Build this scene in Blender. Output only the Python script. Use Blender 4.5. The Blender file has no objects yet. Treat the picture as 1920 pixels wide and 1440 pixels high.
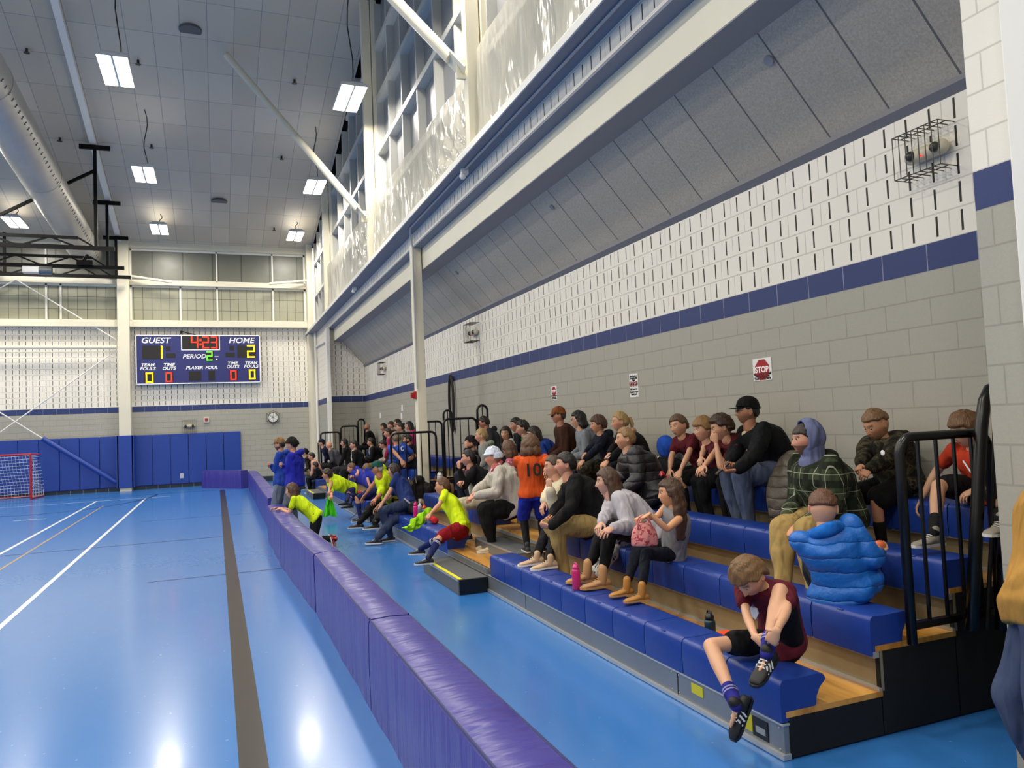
import bpy, bmesh, math, random
import numpy as np
from mathutils import Vector, Matrix
random.seed(7)
rng = np.random.default_rng(7)
S = bpy.context.scene
COL = S.collection
# ------------------------------------------------------------------ camera, exposure, lights
CAMZ = 1.84
FPX = 1416.325
RC = np.array([[0.9304390539997163, 0.02063928214190625, -0.36586498442018195],
               [-0.3639611596886711, -0.06403937546979804, -0.9292100045885838],
               [-0.04260799256232163, 0.997733921655521, -0.05207283886734164]])
cam = bpy.data.cameras.new('camera'); camo = bpy.data.objects.new('camera', cam); COL.objects.link(camo)
cam.sensor_fit = 'HORIZONTAL'; cam.sensor_width = 36.0; cam.lens = FPX / 1920 * 36.0
cam.clip_start = 0.05; cam.clip_end = 200
mw = Matrix.Identity(4)
for i in range(3):
    for j in range(3):
        mw[i][j] = RC[i][j]
mw[2][3] = CAMZ
camo.matrix_world = mw
S.camera = camo
S.view_settings.view_transform = 'Standard'
S.view_settings.look = 'None'
S.view_settings.gamma = 1.0
S.view_settings.use_curve_mapping = False
S.view_settings.exposure = -0.58
world = bpy.data.worlds.new('world'); S.world = world; world.use_nodes = True
world.node_tree.nodes['Background'].inputs[0].default_value = (0.75, 0.8, 0.9, 1)
world.node_tree.nodes['Background'].inputs[1].default_value = 0.02
LAMP_Z = 9.04
LAMP_POWER = 260.0
LAMP_X = [2.86, -1.68, -5.95, -10.3, -14.6]
LAMP_Y = [28.4, 22.5, 16.2, 10.0, 3.8, -2.4]

# measured-place helpers: a point seen in the survey photo, at a known plane of the room
def ray(px, py): return RC @ np.array([px - 960.0, -(py - 720.0), -FPX])
C0 = np.array([0, 0, CAMZ])
def PX(px, py, X): r = ray(px, py); return r * X / r[0] + C0
def PY(px, py, Y): r = ray(px, py); return r * Y / r[1] + C0
def PZ(px, py, Z): r = ray(px, py); return r * (Z - CAMZ) / r[2] + C0
def roofz(Y): return 15.9 - 0.22 * Y

# ------------------------------------------------------------------ materials
MATS = {}
def srgb(c):
    if isinstance(c, str):
        c = c.lstrip('#'); c = [int(c[i:i + 2], 16) / 255 for i in (0, 2, 4)]
    return tuple((x / 12.92 if x <= .04045 else ((x + .055) / 1.055) ** 2.4) for x in c)
class NT:
    def __init__(s, m): s.t = m.node_tree; s.n = s.t.nodes; s.l = s.t.links
    def new(s, k, **kw):
        n = s.n.new(k)
        for a, b in kw.items(): setattr(n, a, b)
        return n
    def put(s, sock, v):
        if isinstance(v, bpy.types.NodeSocket): s.l.new(v, sock)
        elif v is not None:
            if hasattr(sock.default_value, '__len__') and not hasattr(v, '__len__'): v = (v, v, v) if len(sock.default_value) == 3 else (v, v, v, 1)
            if hasattr(v, '__len__') and len(v) == 3 and len(sock.default_value) == 4: v = (*v, 1)
            sock.default_value = v
    def math(s, op, a, b=None, c=None):
        n = s.new('ShaderNodeMath', operation=op)
        s.put(n.inputs[0], a)
        if b is not None: s.put(n.inputs[1], b)
        if c is not None: s.put(n.inputs[2], c)
        return n.outputs[0]
    def mix(s, f, a, b):
        n = s.new('ShaderNodeMix', data_type='RGBA')
        s.put(n.inputs[0], f); s.put(n.inputs[6], a); s.put(n.inputs[7], b)
        return n.outputs[2]
    def noise(s, scale, detail=3, vec=None, rough=.5):
        n = s.new('ShaderNodeTexNoise'); n.inputs['Scale'].default_value = scale; n.inputs['Detail'].default_value = detail
        n.inputs['Roughness'].default_value = rough
        if vec is not None: s.l.new(vec, n.inputs['Vector'])
        return n.outputs['Fac']
    def pos(s):
        g = s.new('ShaderNodeNewGeometry'); x = s.new('ShaderNodeSeparateXYZ'); s.l.new(g.outputs['Position'], x.inputs[0])
        return g.outputs['Position'], x.outputs[0], x.outputs[1], x.outputs[2]
    def obj(s):
        g = s.new('ShaderNodeTexCoord'); return g.outputs['Object']
    def ramp(s, f, stops, interp='LINEAR'):
        n = s.new('ShaderNodeValToRGB'); n.color_ramp.interpolation = interp
        e = n.color_ramp.elements
        while len(e) < len(stops): e.new(.5)
        for q, (p_, c_) in zip(e, stops): q.position = p_; q.color = (*c_, 1)
        s.l.new(f, n.inputs[0]); return n.outputs[0]
    def bump(s, h, dist=.002, strength=1.0):
        n = s.new('ShaderNodeBump'); n.inputs['Distance'].default_value = dist; n.inputs['Strength'].default_value = strength
        s.l.new(h, n.inputs['Height']); return n.outputs[0]
    def mapv(s, vec, scale):
        n = s.new('ShaderNodeMapping'); n.inputs['Scale'].default_value = scale; s.l.new(vec, n.inputs[0]); return n.outputs[0]
def base_mat(name):
    m = bpy.data.materials.new(name); m.use_nodes = True
    return m, NT(m), m.node_tree.nodes['Principled BSDF']
def mat(name, col, rough=.6, metal=0., noise=0., nscale=8., bump=0., bscale=60., emis=0., spec=.5, trans=0., coat=0., sheen=0.):
    key = name
    if key in MATS: return MATS[key]
    m, t, b = base_mat(name)
    c = srgb(col)
    if noise > 0:
        f = t.noise(nscale, 4, t.obj())
        lo = tuple(x * (1 - noise) for x in c); hi = tuple(min(1, x * (1 + noise)) for x in c)
        t.put(b.inputs['Base Color'], t.mix(f, lo, hi))
    else: b.inputs['Base Color'].default_value = (*c, 1)
    b.inputs['Roughness'].default_value = rough; b.inputs['Metallic'].default_value = metal
    b.inputs['Specular IOR Level'].default_value = spec
    if coat: b.inputs['Coat Weight'].default_value = coat
    if sheen: b.inputs['Sheen Weight'].default_value = sheen
    if trans: b.inputs['Transmission Weight'].default_value = trans
    if bump > 0: t.l.new(t.bump(t.noise(bscale, 3, t.obj()), bump), b.inputs['Normal'])
    if emis > 0:
        b.inputs['Emission Color'].default_value = (*c, 1); b.inputs['Emission Strength'].default_value = emis
    MATS[key] = m; return m
def cloth(col, kind='plain', col2=None):
    key = 'cloth_%s_%s_%s' % (kind, col, col2)
    if key in MATS: return MATS[key]
    m, t, b = base_mat('cloth_' + kind)
    c = srgb(col); o = t.obj()
    f1 = t.noise(7, 4, o); lo = tuple(x * .82 for x in c); hi = tuple(min(1, x * 1.12) for x in c)
    basec = t.mix(f1, lo, hi)
    if kind == 'plaid':
        sx = t.new('ShaderNodeSeparateXYZ'); t.l.new(o, sx.inputs[0])
        u = t.math('ADD', sx.outputs[0], sx.outputs[1])
        def line(v, per, w, ph=0.):
            fr = t.math('FRACT', t.math('ADD', t.math('MULTIPLY', v, 1 / per), ph)); return t.math('LESS_THAN', fr, w)
        blk = t.math('MAXIMUM', line(u, .13, .4), line(sx.outputs[2], .13, .4))
        basec = t.mix(t.math('MULTIPLY', blk, .75), basec, srgb('#0c0f0b'))
        wl = t.math('MAXIMUM', line(u, .13, .035, .3), line(sx.outputs[2], .13, .035, .3))
        basec = t.mix(t.math('MULTIPLY', wl, .8), basec, srgb('#b9b9a4'))
    elif kind == 'camo':
        n2 = t.noise(16, 2, o); basec = t.ramp(n2, [(0, srgb('#14120d')), (.45, srgb('#2b2a1b')), (.55, srgb('#4a4130')), (.62, srgb('#1b1712'))], 'CONSTANT')
    elif kind == 'spots':
        n2 = t.noise(26, 1, o); basec = t.mix(t.math('GREATER_THAN', n2, .6), basec, srgb(col2 or '#2c3038'))
    elif kind == 'puffer':
        sx = t.new('ShaderNodeSeparateXYZ'); t.l.new(o, sx.inputs[0])
        w = t.math('SINE', t.math('MULTIPLY', t.math('ADD', sx.outputs[2], t.math('MULTIPLY', f1, .05)), math.pi / .088))
        w = t.math('ADD', t.math('POWER', t.math('ABSOLUTE', w), .35), t.math('MULTIPLY', t.noise(18, 3, o), .7))
        t.l.new(t.bump(w, .013), b.inputs['Normal'])
        b.inputs['Roughness'].default_value = .45
        t.put(b.inputs['Base Color'], basec); MATS[key] = m; return m
    elif kind == 'flower':
        n2 = t.noise(38, 2, o); basec = t.mix(t.math('GREATER_THAN', n2, .56), basec, srgb(col2 or '#a0405a'))
    elif kind == 'tiedye':
        n2 = t.noise(11, 2, o); basec = t.mix(n2, basec, srgb(col2 or '#ffffff'))
    t.put(b.inputs['Base Color'], basec)
    b.inputs['Roughness'].default_value = .85 if kind != 'satin' else .45
    b.inputs['Specular IOR Level'].default_value = .25
    if kind == 'fleece': t.l.new(t.bump(t.noise(90, 4, o), .006), b.inputs['Normal'])
    else:
        mp = t.new('ShaderNodeMapping'); mp.inputs['Scale'].default_value = (9, 9, 2.6); mp.inputs['Rotation'].default_value = (.5, .4, 0); t.l.new(o, mp.inputs[0])
        h = t.math('ADD', t.noise(1.0, 2, mp.outputs[0], .45), t.math('MULTIPLY', t.noise(300, 2, o), .012))
        t.l.new(t.bump(h, .09, 1.), b.inputs['Normal'])
    MATS[key] = m; return m
def skin(col='#c99a7c'):
    key = 'skin' + col
    if key in MATS: return MATS[key]
    m, t, b = base_mat('skin')
    a = t.new('ShaderNodeVertexColor'); a.layer_name = 'tint'
    n = t.new('ShaderNodeMix', data_type='RGBA'); n.blend_type = 'MULTIPLY'; n.inputs[0].default_value = 1
    c = srgb(col); f = t.noise(9, 3, t.obj())
    t.put(n.inputs[6], t.mix(f, tuple(x * .93 for x in c), tuple(min(1, x * 1.05) for x in c))); t.l.new(a.outputs[0], n.inputs[7])
    t.l.new(n.outputs[2], b.inputs['Base Color'])
    b.inputs['Roughness'].default_value = .5
    b.inputs['Subsurface Weight'].default_value = .08; b.inputs['Subsurface Radius'].default_value = (.02, .008, .004)
    MATS[key] = m; return m
def hairm(col):
    key = 'hair' + col
    if key in MATS: return MATS[key]
    m, t, b = base_mat('hair'); o = t.mapv(t.obj(), (1, 1, .22)); c = srgb(col)
    f = t.noise(110, 3, o)
    t.put(b.inputs['Base Color'], t.mix(t.math('MULTIPLY', f, 1.0), tuple(x * .45 for x in c), tuple(min(1, x * 1.6) for x in c)))
    t.l.new(t.bump(f, .006), b.inputs['Normal']); b.inputs['Roughness'].default_value = .5
    MATS[key] = m; return m

# ------------------------------------------------------------------ mesh helpers
class MB:
    def __init__(s): s.v = []; s.f = []; s.mi = []; s.m = 0
    def add(s, verts, faces):
        o = len(s.v); s.v.extend([tuple(map(float, q)) for q in verts]); s.f.extend([tuple(i + o for i in f) for f in faces]); s.mi.extend([s.m] * len(faces)); return s
    def box(s, lo, hi):
        x0, y0, z0 = lo; x1, y1, z1 = hi
        return s.add([(x0, y0, z0), (x1, y0, z0), (x1, y1, z0), (x0, y1, z0), (x0, y0, z1), (x1, y0, z1), (x1, y1, z1), (x0, y1, z1)],
                     [(0, 3, 2, 1), (4, 5, 6, 7), (0, 1, 5, 4), (1, 2, 6, 5), (2, 3, 7, 6), (3, 0, 4, 7)])
    def prism(s, prof, a0, a1, axis=1):
        # prof: closed 2-D outline of the two other axes; extruded along axis
        n = len(prof)
        def mk(p, a):
            if axis == 1: return (p[0], a, p[1])
            if axis == 0: return (a, p[0], p[1])
            return (p[0], p[1], a)
        vs = [mk(p, a0) for p in prof] + [mk(p, a1) for p in prof]
        fs = [(i, (i + 1) % n, n + (i + 1) % n, n + i) for i in range(n)] + [tuple(range(n))[::-1], tuple(range(n, 2 * n))]
        return s.add(vs, fs)
    def bar(s, a, b, w, h=None, up=(0, 0, 1)):
        h = h or w; a = np.array(a, float); b = np.array(b, float); d = b - a; d /= np.linalg.norm(d) + 1e-9
        up = np.array(up, float)
        if abs(d @ up) > .98: up = np.array([1., 0, 0])
        u = np.cross(d, up); u /= np.linalg.norm(u); v = np.cross(u, d)
        c = [(-w / 2, -h / 2), (w / 2, -h / 2), (w / 2, h / 2), (-w / 2, h / 2)]
        vs = [a + u * x + v * y for x, y in c] + [b + u * x + v * y for x, y in c]
        return s.add(vs, [(0, 1, 2, 3)[::-1], (4, 5, 6, 7), (0, 1, 5, 4), (1, 2, 6, 5), (2, 3, 7, 6), (3, 0, 4, 7)])
    def loft(s, secs, n=12, cap=True):
        # secs: (centre, u, v) half-axis vectors
        vs = []
        for c, u, v in secs:
            for k in range(n):
                a = 2 * math.pi * k / n; vs.append(np.array(c) + np.array(u) * math.cos(a) + np.array(v) * math.sin(a))
        fs = []
        m = len(secs)
        for i in range(m - 1):
            for k in range(n):
                fs.append((i * n + k, i * n + (k + 1) % n, (i + 1) * n + (k + 1) % n, (i + 1) * n + k))
        if cap:
            fs.append(tuple(range(n))[::-1]); fs.append(tuple(range((m - 1) * n, m * n)))
        return s.add(vs, fs)
    def tube(s, pts, rad, n=10, flat=None, rnd=True):
        pts = [np.array(p, float) for p in pts]
        if not hasattr(rad, '__len__'): rad = [rad] * len(pts)
        T = []
        for i in range(len(pts)):
            a = pts[max(0, i - 1)]; b = pts[min(len(pts) - 1, i + 1)]; d = b - a; T.append(d / (np.linalg.norm(d) + 1e-9))
        up = np.array([0, 0, 1.]) if abs(T[0][2]) < .9 else np.array([1., 0, 0])
        if flat is not None: up = np.array(flat, float)
        u = np.cross(T[0], up); u /= np.linalg.norm(u) + 1e-9
        secs = []
        for i, (p, r) in enumerate(zip(pts, rad)):
            u = u - T[i] * (u @ T[i]); u /= np.linalg.norm(u) + 1e-9; v = np.cross(T[i], u)
            ru, rv = (r if hasattr(r, '__len__') else (r, r))
            secs.append((p, u * ru, v * rv))
        if rnd:
            def capsec(sec, d, r):
                c, u, v = sec; out = []
                for a in (30, 58, 80):
                    k = math.cos(math.radians(a)); out.append((c + d * r * math.sin(math.radians(a)), u * k, v * k))
                return out
            r0 = rad[0] if not hasattr(rad[0], '__len__') else min(rad[0]); r1 = rad[-1] if not hasattr(rad[-1], '__len__') else min(rad[-1])
            secs = capsec(secs[0], -T[0], r0)[::-1] + secs + capsec(secs[-1], T[-1], r1)
        return s.loft(secs, n)
    def sphere(s, c, r, n=16, m=10):
        c = np.array(c, float)
        r = np.array(r if hasattr(r, '__len__') else (r, r, r), float)
        vs = [c + (0, 0, r[2])]
        for i in range(1, m):
            a = math.pi * i / m
            for k in range(n):
                b = 2 * math.pi * k / n; vs.append(c + r * (math.sin(a) * math.cos(b), math.sin(a) * math.sin(b), math.cos(a)))
        vs.append(c - (0, 0, r[2])); L = len(vs) - 1; fs = [(0, 1 + k, 1 + (k + 1) % n) for k in range(n)]
        for i in range(m - 2):
            for k in range(n):
                fs.append((1 + i * n + k, 1 + (i + 1) * n + k, 1 + (i + 1) * n + (k + 1) % n, 1 + i * n + (k + 1) % n))
        fs += [(L, 1 + (m - 2) * n + (k + 1) % n, 1 + (m - 2) * n + k) for k in range(n)]
        return s.add(vs, fs)
    def build(s, name, m, parent=None, smooth=False, bevel=0., loc=None):
        me = bpy.data.meshes.new(name); me.from_pydata(s.v, [], s.f); me.update()
        ms = m if isinstance(m, (list, tuple)) else [m]
        for q in ms: me.materials.append(q)
        if len(ms) > 1: me.polygons.foreach_set('material_index', s.mi)
        bm = bmesh.new(); bm.from_mesh(me); bmesh.ops.recalc_face_normals(bm, faces=bm.faces); bm.to_mesh(me); bm.free()
        if smooth: me.shade_smooth()
        o = bpy.data.objects.new(name, me); COL.objects.link(o)
        if loc is not None:
            me.transform(Matrix.Translation(-Vector(loc))); o.location = loc
        if parent is not None:
            o.parent = parent
            # parents carry only a location: keep world placement
            p = parent; off = Vector((0, 0, 0))
            while p is not None: off += p.location; p = p.parent
            o.location = Vector(o.location) - off
        if bevel: 
            b = o.modifiers.new('bevel', 'BEVEL'); b.width = bevel; b.segments = 2; b.limit_method = 'ANGLE'; b.angle_limit = math.radians(40)
        return o
def tag(o, label=None, cat=None, group=None, kind=None):
    if label: o['label'] = label
    if cat: o['category'] = cat
    if group: o['group'] = group
    if kind: o['kind'] = kind
    return o
def thing(name, label, cat, loc=(0, 0, 0), group=None):
    o = bpy.data.objects.new(name, None); o.empty_display_size = .1; COL.objects.link(o); o.location = loc
    return tag(o, label, cat, group)
def struct(o): o['kind'] = 'structure'; return o
def setparent(o, p):
    o.parent = p
    off = Vector((0, 0, 0)); q = p
    while q is not None: off += q.location; q = q.parent
    o.location = Vector(o.location) - off
def copy_tree(o, parent=None):
    c = o.copy(); COL.objects.link(c)
    if parent is not None: c.parent = parent
    for ch in list(o.children): copy_tree(ch, c)
    return c
def text_mesh(txt, size, name, m, origin, ux, uy, parent=None, align='CENTER', shear=0., bold=0., depth=.003, sx=1.):
    cu = bpy.data.curves.new('t', 'FONT'); cu.body = txt; cu.size = size; cu.align_x = align; cu.align_y = 'CENTER'
    cu.extrude = depth / 2; cu.shear = shear; cu.offset = bold; cu.resolution_u = 3; cu.space_line = .85
    ob = bpy.data.objects.new('t', cu); COL.objects.link(ob)
    dg = bpy.context.evaluated_depsgraph_get(); dg.update()
    me = bpy.data.meshes.new_from_object(ob.evaluated_get(dg)); bpy.data.objects.remove(ob); bpy.data.curves.remove(cu)
    ux = Vector(ux); uy = Vector(uy); uz = ux.cross(uy)
    M = Matrix(((ux.x * sx, uy.x, uz.x, 0), (ux.y * sx, uy.y, uz.y, 0), (ux.z * sx, uy.z, uz.z, 0), (0, 0, 0, 1)))
    me.transform(M); me.materials.clear(); me.materials.append(m)
    o = bpy.data.objects.new(name, me); COL.objects.link(o); o.location = Vector(origin)
    if parent is not None: setparent(o, parent)
    return o
# ------------------------------------------------------------------ room shell
CR = 0.2032
def block_mat(name, ua, slots=None, band=True, low='#aaa79b', high='#f2ecdf', zo=0.):
    m, t, b = base_mat(name); P, X, Y, Z = t.pos(); U = X if ua == 'x' else Y
    zr = t.math('DIVIDE', t.math('SUBTRACT', Z, zo), CR); row = t.math('FLOOR', zr); fz = t.math('SUBTRACT', zr, row)
    uu = t.math('ADD', t.math('DIVIDE', U, CR * 2), t.math('MULTIPLY', row, .5)); fu = t.math('FRACT', uu)
    jz = t.math('LESS_THAN', t.math('ABSOLUTE', t.math('SUBTRACT', fz, .5)), .472)
    ju = t.math('LESS_THAN', t.math('ABSOLUTE', t.math('SUBTRACT', fu, .5)), .489)
    flat = t.math('MULTIPLY', jz, ju)
    white = t.math('GREATER_THAN', Z, CR * 15)
    wn = t.noise(2.2, 4, P)
    c1 = t.mix(t.noise(60, 3, P), tuple(x * .93 for x in srgb(low)), tuple(x * 1.05 for x in srgb(low)))
    c2 = t.mix(wn, tuple(x * .94 for x in srgb(high)), srgb(high))
    col = t.mix(white, c1, c2)
    # mortar: slightly darker line of its own paint build-up
    col = t.mix(t.math('MULTIPLY', t.math('SUBTRACT', 1, flat), .32), col, srgb('#6d6a63'))
    if band:
        bd = t.math('MULTIPLY', t.math('GREATER_THAN', Z, CR * 14), t.math('LESS_THAN', Z, CR * 15))
        tu = t.math('LESS_THAN', t.math('ABSOLUTE', t.math('SUBTRACT', t.math('FRACT', t.math('DIVIDE', U, CR * 2)), .5)), .49)
        bc = t.mix(tu, srgb('#8a8ca0'), srgb('#33406f'))
        col = t.mix(bd, col, bc)
    bh = flat
    if slots:
        z0, z1 = slots
        zone = t.math('MULTIPLY', t.math('GREATER_THAN', Z, z0), t.math('LESS_THAN', Z, z1))
        su = t.math('LESS_THAN', t.math('ABSOLUTE', t.math('SUBTRACT', t.math('FRACT', t.math('DIVIDE', U, CR)), .5)), .045)
        sz = t.math('LESS_THAN', t.math('ABSOLUTE', t.math('SUBTRACT', fz, .52)), .37)
        sl = t.math('MULTIPLY', zone, t.math('MULTIPLY', su, sz))
        col = t.mix(sl, col, (0.012, .01, .008))
        bh = t.math('SUBTRACT', flat, t.math('MULTIPLY', sl, 2.))
    t.put(b.inputs['Base Color'], col)
    hh = t.math('ADD', bh, t.math('MULTIPLY', t.noise(160, 2, P), .12))
    t.l.new(t.bump(hh, .006, .8), b.inputs['Normal'])
    b.inputs['Roughness'].default_value = .5; b.inputs['Specular IOR Level'].default_value = .3
    return m
M_side = block_mat('painted block wall', 'y', (CR * 15, 4.3))
M_far = block_mat('painted block far wall', 'x', (CR * 15, 6.1))
M_pier = block_mat('painted block pier', 'y', None)
M_strip = block_mat('slotted block strip', 'y', (5.46, 5.66), band=False, zo=5.455)
M_steel = mat('cream painted steel', '#e3dcc6', .45, noise=.05, nscale=2)
M_steelw = mat('white painted steel', '#e8e6df', .4)
M_black = mat('black powder coat', '#050506', .3)
M_blackm = mat('matt black panel', '#040404', .7)

def floor_mat():
    m, t, b = base_mat('blue sports floor'); P, X, Y, Z = t.pos()
    n1 = t.noise(.35, 4, P); n2 = t.noise(7, 5, P)
    c = t.mix(n1, srgb('#2e70bb'), srgb('#3a7cc6'))
    c = t.mix(t.math('MULTIPLY', t.math('GREATER_THAN', t.noise(26, 2, P), .74), .25), c, srgb('#bcd0e6'))
    t.put(b.inputs['Base Color'], c)
    t.put(b.inputs['Roughness'], t.math('ADD', .2, t.math('MULTIPLY', n2, .08)))
    b.inputs['Specular IOR Level'].default_value = .55
    b.inputs['Coat Weight'].default_value = .25; b.inputs['Coat Roughness'].default_value = .12
    t.l.new(t.bump(t.noise(1.1, 2, P), .004, .12), b.inputs['Normal'])
    return m
M_floor = floor_mat()
M_lw = mat('white court paint', '#e9ecec', .25); M_lt = mat('tan court paint', '#b59a70', .25)
M_lb = mat('black court paint', '#1c1612', .3); M_lk = mat('dark joint line', '#14284a', .3)
fl = MB(); fl.box((-18, -8, -.2), (5.4, 31.3, 0))
def fline(mi, x0, y0, x1, y1, z=.0012): fl.m = mi; fl.add([(x0, y0, z), (x1, y0, z), (x1, y1, z), (x0, y1, z)], [(0, 1, 2, 3)])
fline(1, -2.11, 4, -2.05, 26.4); fline(1, -3.48, 4, -3.42, 26.4, .0013)
fline(2, -3.04, 6, -3.0, 24.4, .0014)
fline(3, .08, -2, .235, 27.85, .0016)
fline(4, -7.5, 27.83, .08, 27.9); fline(4, -12, 14.93, .08, 14.965, .0018); fline(4, -.85, 10.87, .91, 10.9, .0018); fline(4, -1.6, 18.9, .95, 18.925)
fline(1, -7, 26.36, -1.4, 26.42); fline(1, -8, 21.2, -4.9, 21.26); fline(1, -4.6, 21.5, -3.9, 21.56)
arc = [(-6.6, 25.1 + .0)] + []
def arcline(cx, cy, rx, ry, a0, a1, w, mi, n=24):
    fl.m = mi
    for k in range(n):
        A = math.radians(a0 + (a1 - a0) * k / n); B = math.radians(a0 + (a1 - a0) * (k + 1) / n)
        q = [(cx + (rx + o) * math.cos(a), cy + (ry + o) * math.sin(a), .0015) for a, o in ((A, -w / 2), (B, -w / 2), (B, w / 2), (A, w / 2))]
        fl.add(q, [(0, 1, 2, 3)])
arcline(-4.6, 27.9, 2.75, 4.9, 0, -180, .09, 4)
floor = struct(fl.build('floor', [M_floor, M_lw, M_lt, M_lb, M_lk]))

def ceil_mat():
    m, t, b = base_mat('ceiling panels'); P, X, Y, Z = t.pos()
    fx = t.math('FRACT', t.math('DIVIDE', X, .61)); fy = t.math('FRACT', t.math('DIVIDE', Y, 1.22))
    j = t.math('MULTIPLY', t.math('LESS_THAN', t.math('ABSOLUTE', t.math('SUBTRACT', fx, .5)), .485), t.math('LESS_THAN', t.math('ABSOLUTE', t.math('SUBTRACT', fy, .5)), .492))
    cmb = t.new('ShaderNodeCombineXYZ'); t.put(cmb.inputs[0], t.math('FLOOR', t.math('DIVIDE', X, .61))); t.put(cmb.inputs[1], t.math('FLOOR', t.math('DIVIDE', Y, 1.22)))
    w = t.new('ShaderNodeTexWhiteNoise'); t.l.new(cmb.outputs[0], w.inputs['Vector'])
    c = t.mix(w.outputs['Value'], srgb('#b8b0a2'), srgb('#c4bcae')); c = t.mix(j, srgb('#959390'), c)
    t.put(b.inputs['Base Color'], c); b.inputs['Roughness'].default_value = .85
    t.l.new(t.bump(t.noise(80, 3, P), .003), b.inputs['Normal'])
    return m
ce = MB(); y0, y1 = -8, 31.3
ce.add([(-18, y0, roofz(y0)), (3.73, y0, roofz(y0)), (3.73, y1, roofz(y1)), (-18, y1, roofz(y1)), (-18, y0, roofz(y0) + .3), (3.73, y0, roofz(y0) + .3), (3.73, y1, roofz(y1) + .3), (-18, y1, roofz(y1) + .3)],
       [(0, 1, 2, 3), (4, 7, 6, 5), (0, 4, 5, 1), (1, 5, 6, 2), (2, 6, 7, 3), (3, 7, 4, 0)])
struct(ce.build('ceiling', ceil_mat()))
# far wall (openings for the translucent glazing are left out of it)
fw = MB(); fw.box((-18, 31, 0), (3.9, 31.3, 6.1)); fw.box((-18, 31.2, 6.1), (3.9, 31.3, 9.3))
struct(fw.build('wall_far', M_far))
M_plainw = mat('plain painted wall', '#cfccc2', .6)
struct(MB().box((-18.3, -8, 0), (-18, 31.3, 18)).build('wall_left', M_plainw))
struct(MB().box((-18, -8.3, 0), (5.4, -8, 18)).build('wall_back', M_plainw))
wr = MB(); wr.box((4.98, 2.73, 0), (5.3, 26.9, 4.3)); struct(wr.build('wall_right', M_side))
wp = MB(); wp.box((3.72, -8, 0), (5.3, 2.73, 4.98)); struct(wp.build('wall_pier', M_pier))
we = MB(); we.box((3.72, 26.9, 0), (5.3, 31, 5.42))
M_end = block_mat('painted block end wall', 'x', (CR * 15, 4.95))
struct(we.build('wall_recess_end', M_end))
# beam, slotted strip, sloped acoustic ceiling of the seating recess
struct(MB().box((3.9, 2.0, 4.98), (4.226, 26.9, 5.42)).build('trim_1', M_steel, bevel=.004))
struct(MB().box((3.72, -8, 5.42), (4.3, 31, 5.69)).build('trim_2', M_strip))
M_soff = mat('blue grey soffit shade', '#7d8392', .55)  # shade of the undersides put into the colour
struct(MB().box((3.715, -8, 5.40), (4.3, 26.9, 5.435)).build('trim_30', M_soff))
struct(MB().box((3.40, 2.0, 5.682), (3.735, 31, 5.692)).build('trim_31', M_soff))  # thin plate added under the ledge to carry its shade tone
struct(MB().box((3.905, 2.0, 4.972), (4.24, 26.9, 4.981)).build('trim_32', mat('grey beam soffit shade', '#8f8f92', .55)))  # added plate, shade under the beam put into its grey
struct(MB().box((3.39, 2.0, 5.69), (3.75, 31, 5.785)).build('trim_3', M_steelw, bevel=.004))
struct(MB().box((3.75, -8, 5.69), (4.3, 31, 5.78)).build('trim_4', M_steelw))
def acoustic_mat():
    m, t, b = base_mat('wood wool acoustic panel'); P, X, Y, Z = t.pos()
    fy = t.math('ABSOLUTE', t.math('SUBTRACT', t.math('FRACT', t.math('DIVIDE', Y, .61)), .5))
    j = t.math('LESS_THAN', fy, .486)
    cmb = t.new('ShaderNodeCombineXYZ'); t.put(cmb.inputs[0], t.math('FLOOR', t.math('ADD', t.math('DIVIDE', Y, .61), 0)))
    w = t.new('ShaderNodeTexWhiteNoise'); t.l.new(cmb.outputs[0], w.inputs['Vector'])
    n = t.noise(48, 5, P, .8); c = t.mix(n, srgb('#7d7666'), srgb('#f0e6d4')); c = t.mix(t.math('MULTIPLY', w.outputs['Value'], .18), c, srgb('#8a8884'))
    c = t.mix(j, srgb('#6f6d6c'), c)
    t.put(b.inputs['Base Color'], c); b.inputs['Roughness'].default_value = .95
    t.l.new(t.bump(t.math('ADD', n, t.math('MULTIPLY', j, 1.)), .006), b.inputs['Normal'])
    return m
ac = MB(); ac.prism([(4.226, 4.98), (5.0, 4.10), (5.3, 4.10), (5.3, 5.42), (4.226, 5.42)], 2.73, 26.9)
struct(ac.build('ceiling_recess', acoustic_mat()))
struct(MB().prism([(4.93, 4.12), (4.98, 4.06), (4.98, 4.14), (4.945, 4.18)], 2.73, 26.9).build('trim_5', mat('dark grey metal trim', '#77777c', .5)))
# steel columns
struct(MB().box((3.70, 14.49, 0), (3.88, 14.72, 5.69)).build('trim_6', M_steel, bevel=.006))
struct(MB().box((3.62, 26.55, 0), (3.74, 26.85, 5.42)).build('trim_7', M_steelw, bevel=.005))
struct(MB().box((3.60, 2.1, 0), (3.95, 2.45, 5.42)).build('trim_8', M_steelw, bevel=.01))
cB = MB(); cB.box((3.45, 30.3, 0), (3.68, 30.98, 9.3)); struct(cB.build('trim_9', M_steel, bevel=.006))
struct(MB().box((3.69, 30.1, 0), (3.73, 30.28, 6)).build('trim_10', M_blackm))
struct(MB().box((-3.24, 30.45, 0), (-2.86, 30.98, 9.3)).build('trim_11', M_steel, bevel=.006))
struct(MB().box((-10.6, 30.45, 0), (-10.22, 30.98, 9.3)).build('trim_12', M_steel, bevel=.006))
for i, Y in enumerate((9.84, 17.4, 25.0)):
    mb = MB(); mb.box((3.40, Y, 5.785), (3.60, Y + .17, roofz(Y) - .02)); mb.box((3.62, Y - .05, 5.785), (3.76, Y + .22, roofz(Y) - .02))
    struct(mb.build('trim_%d' % (13 + i), M_steel, bevel=.005))
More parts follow.
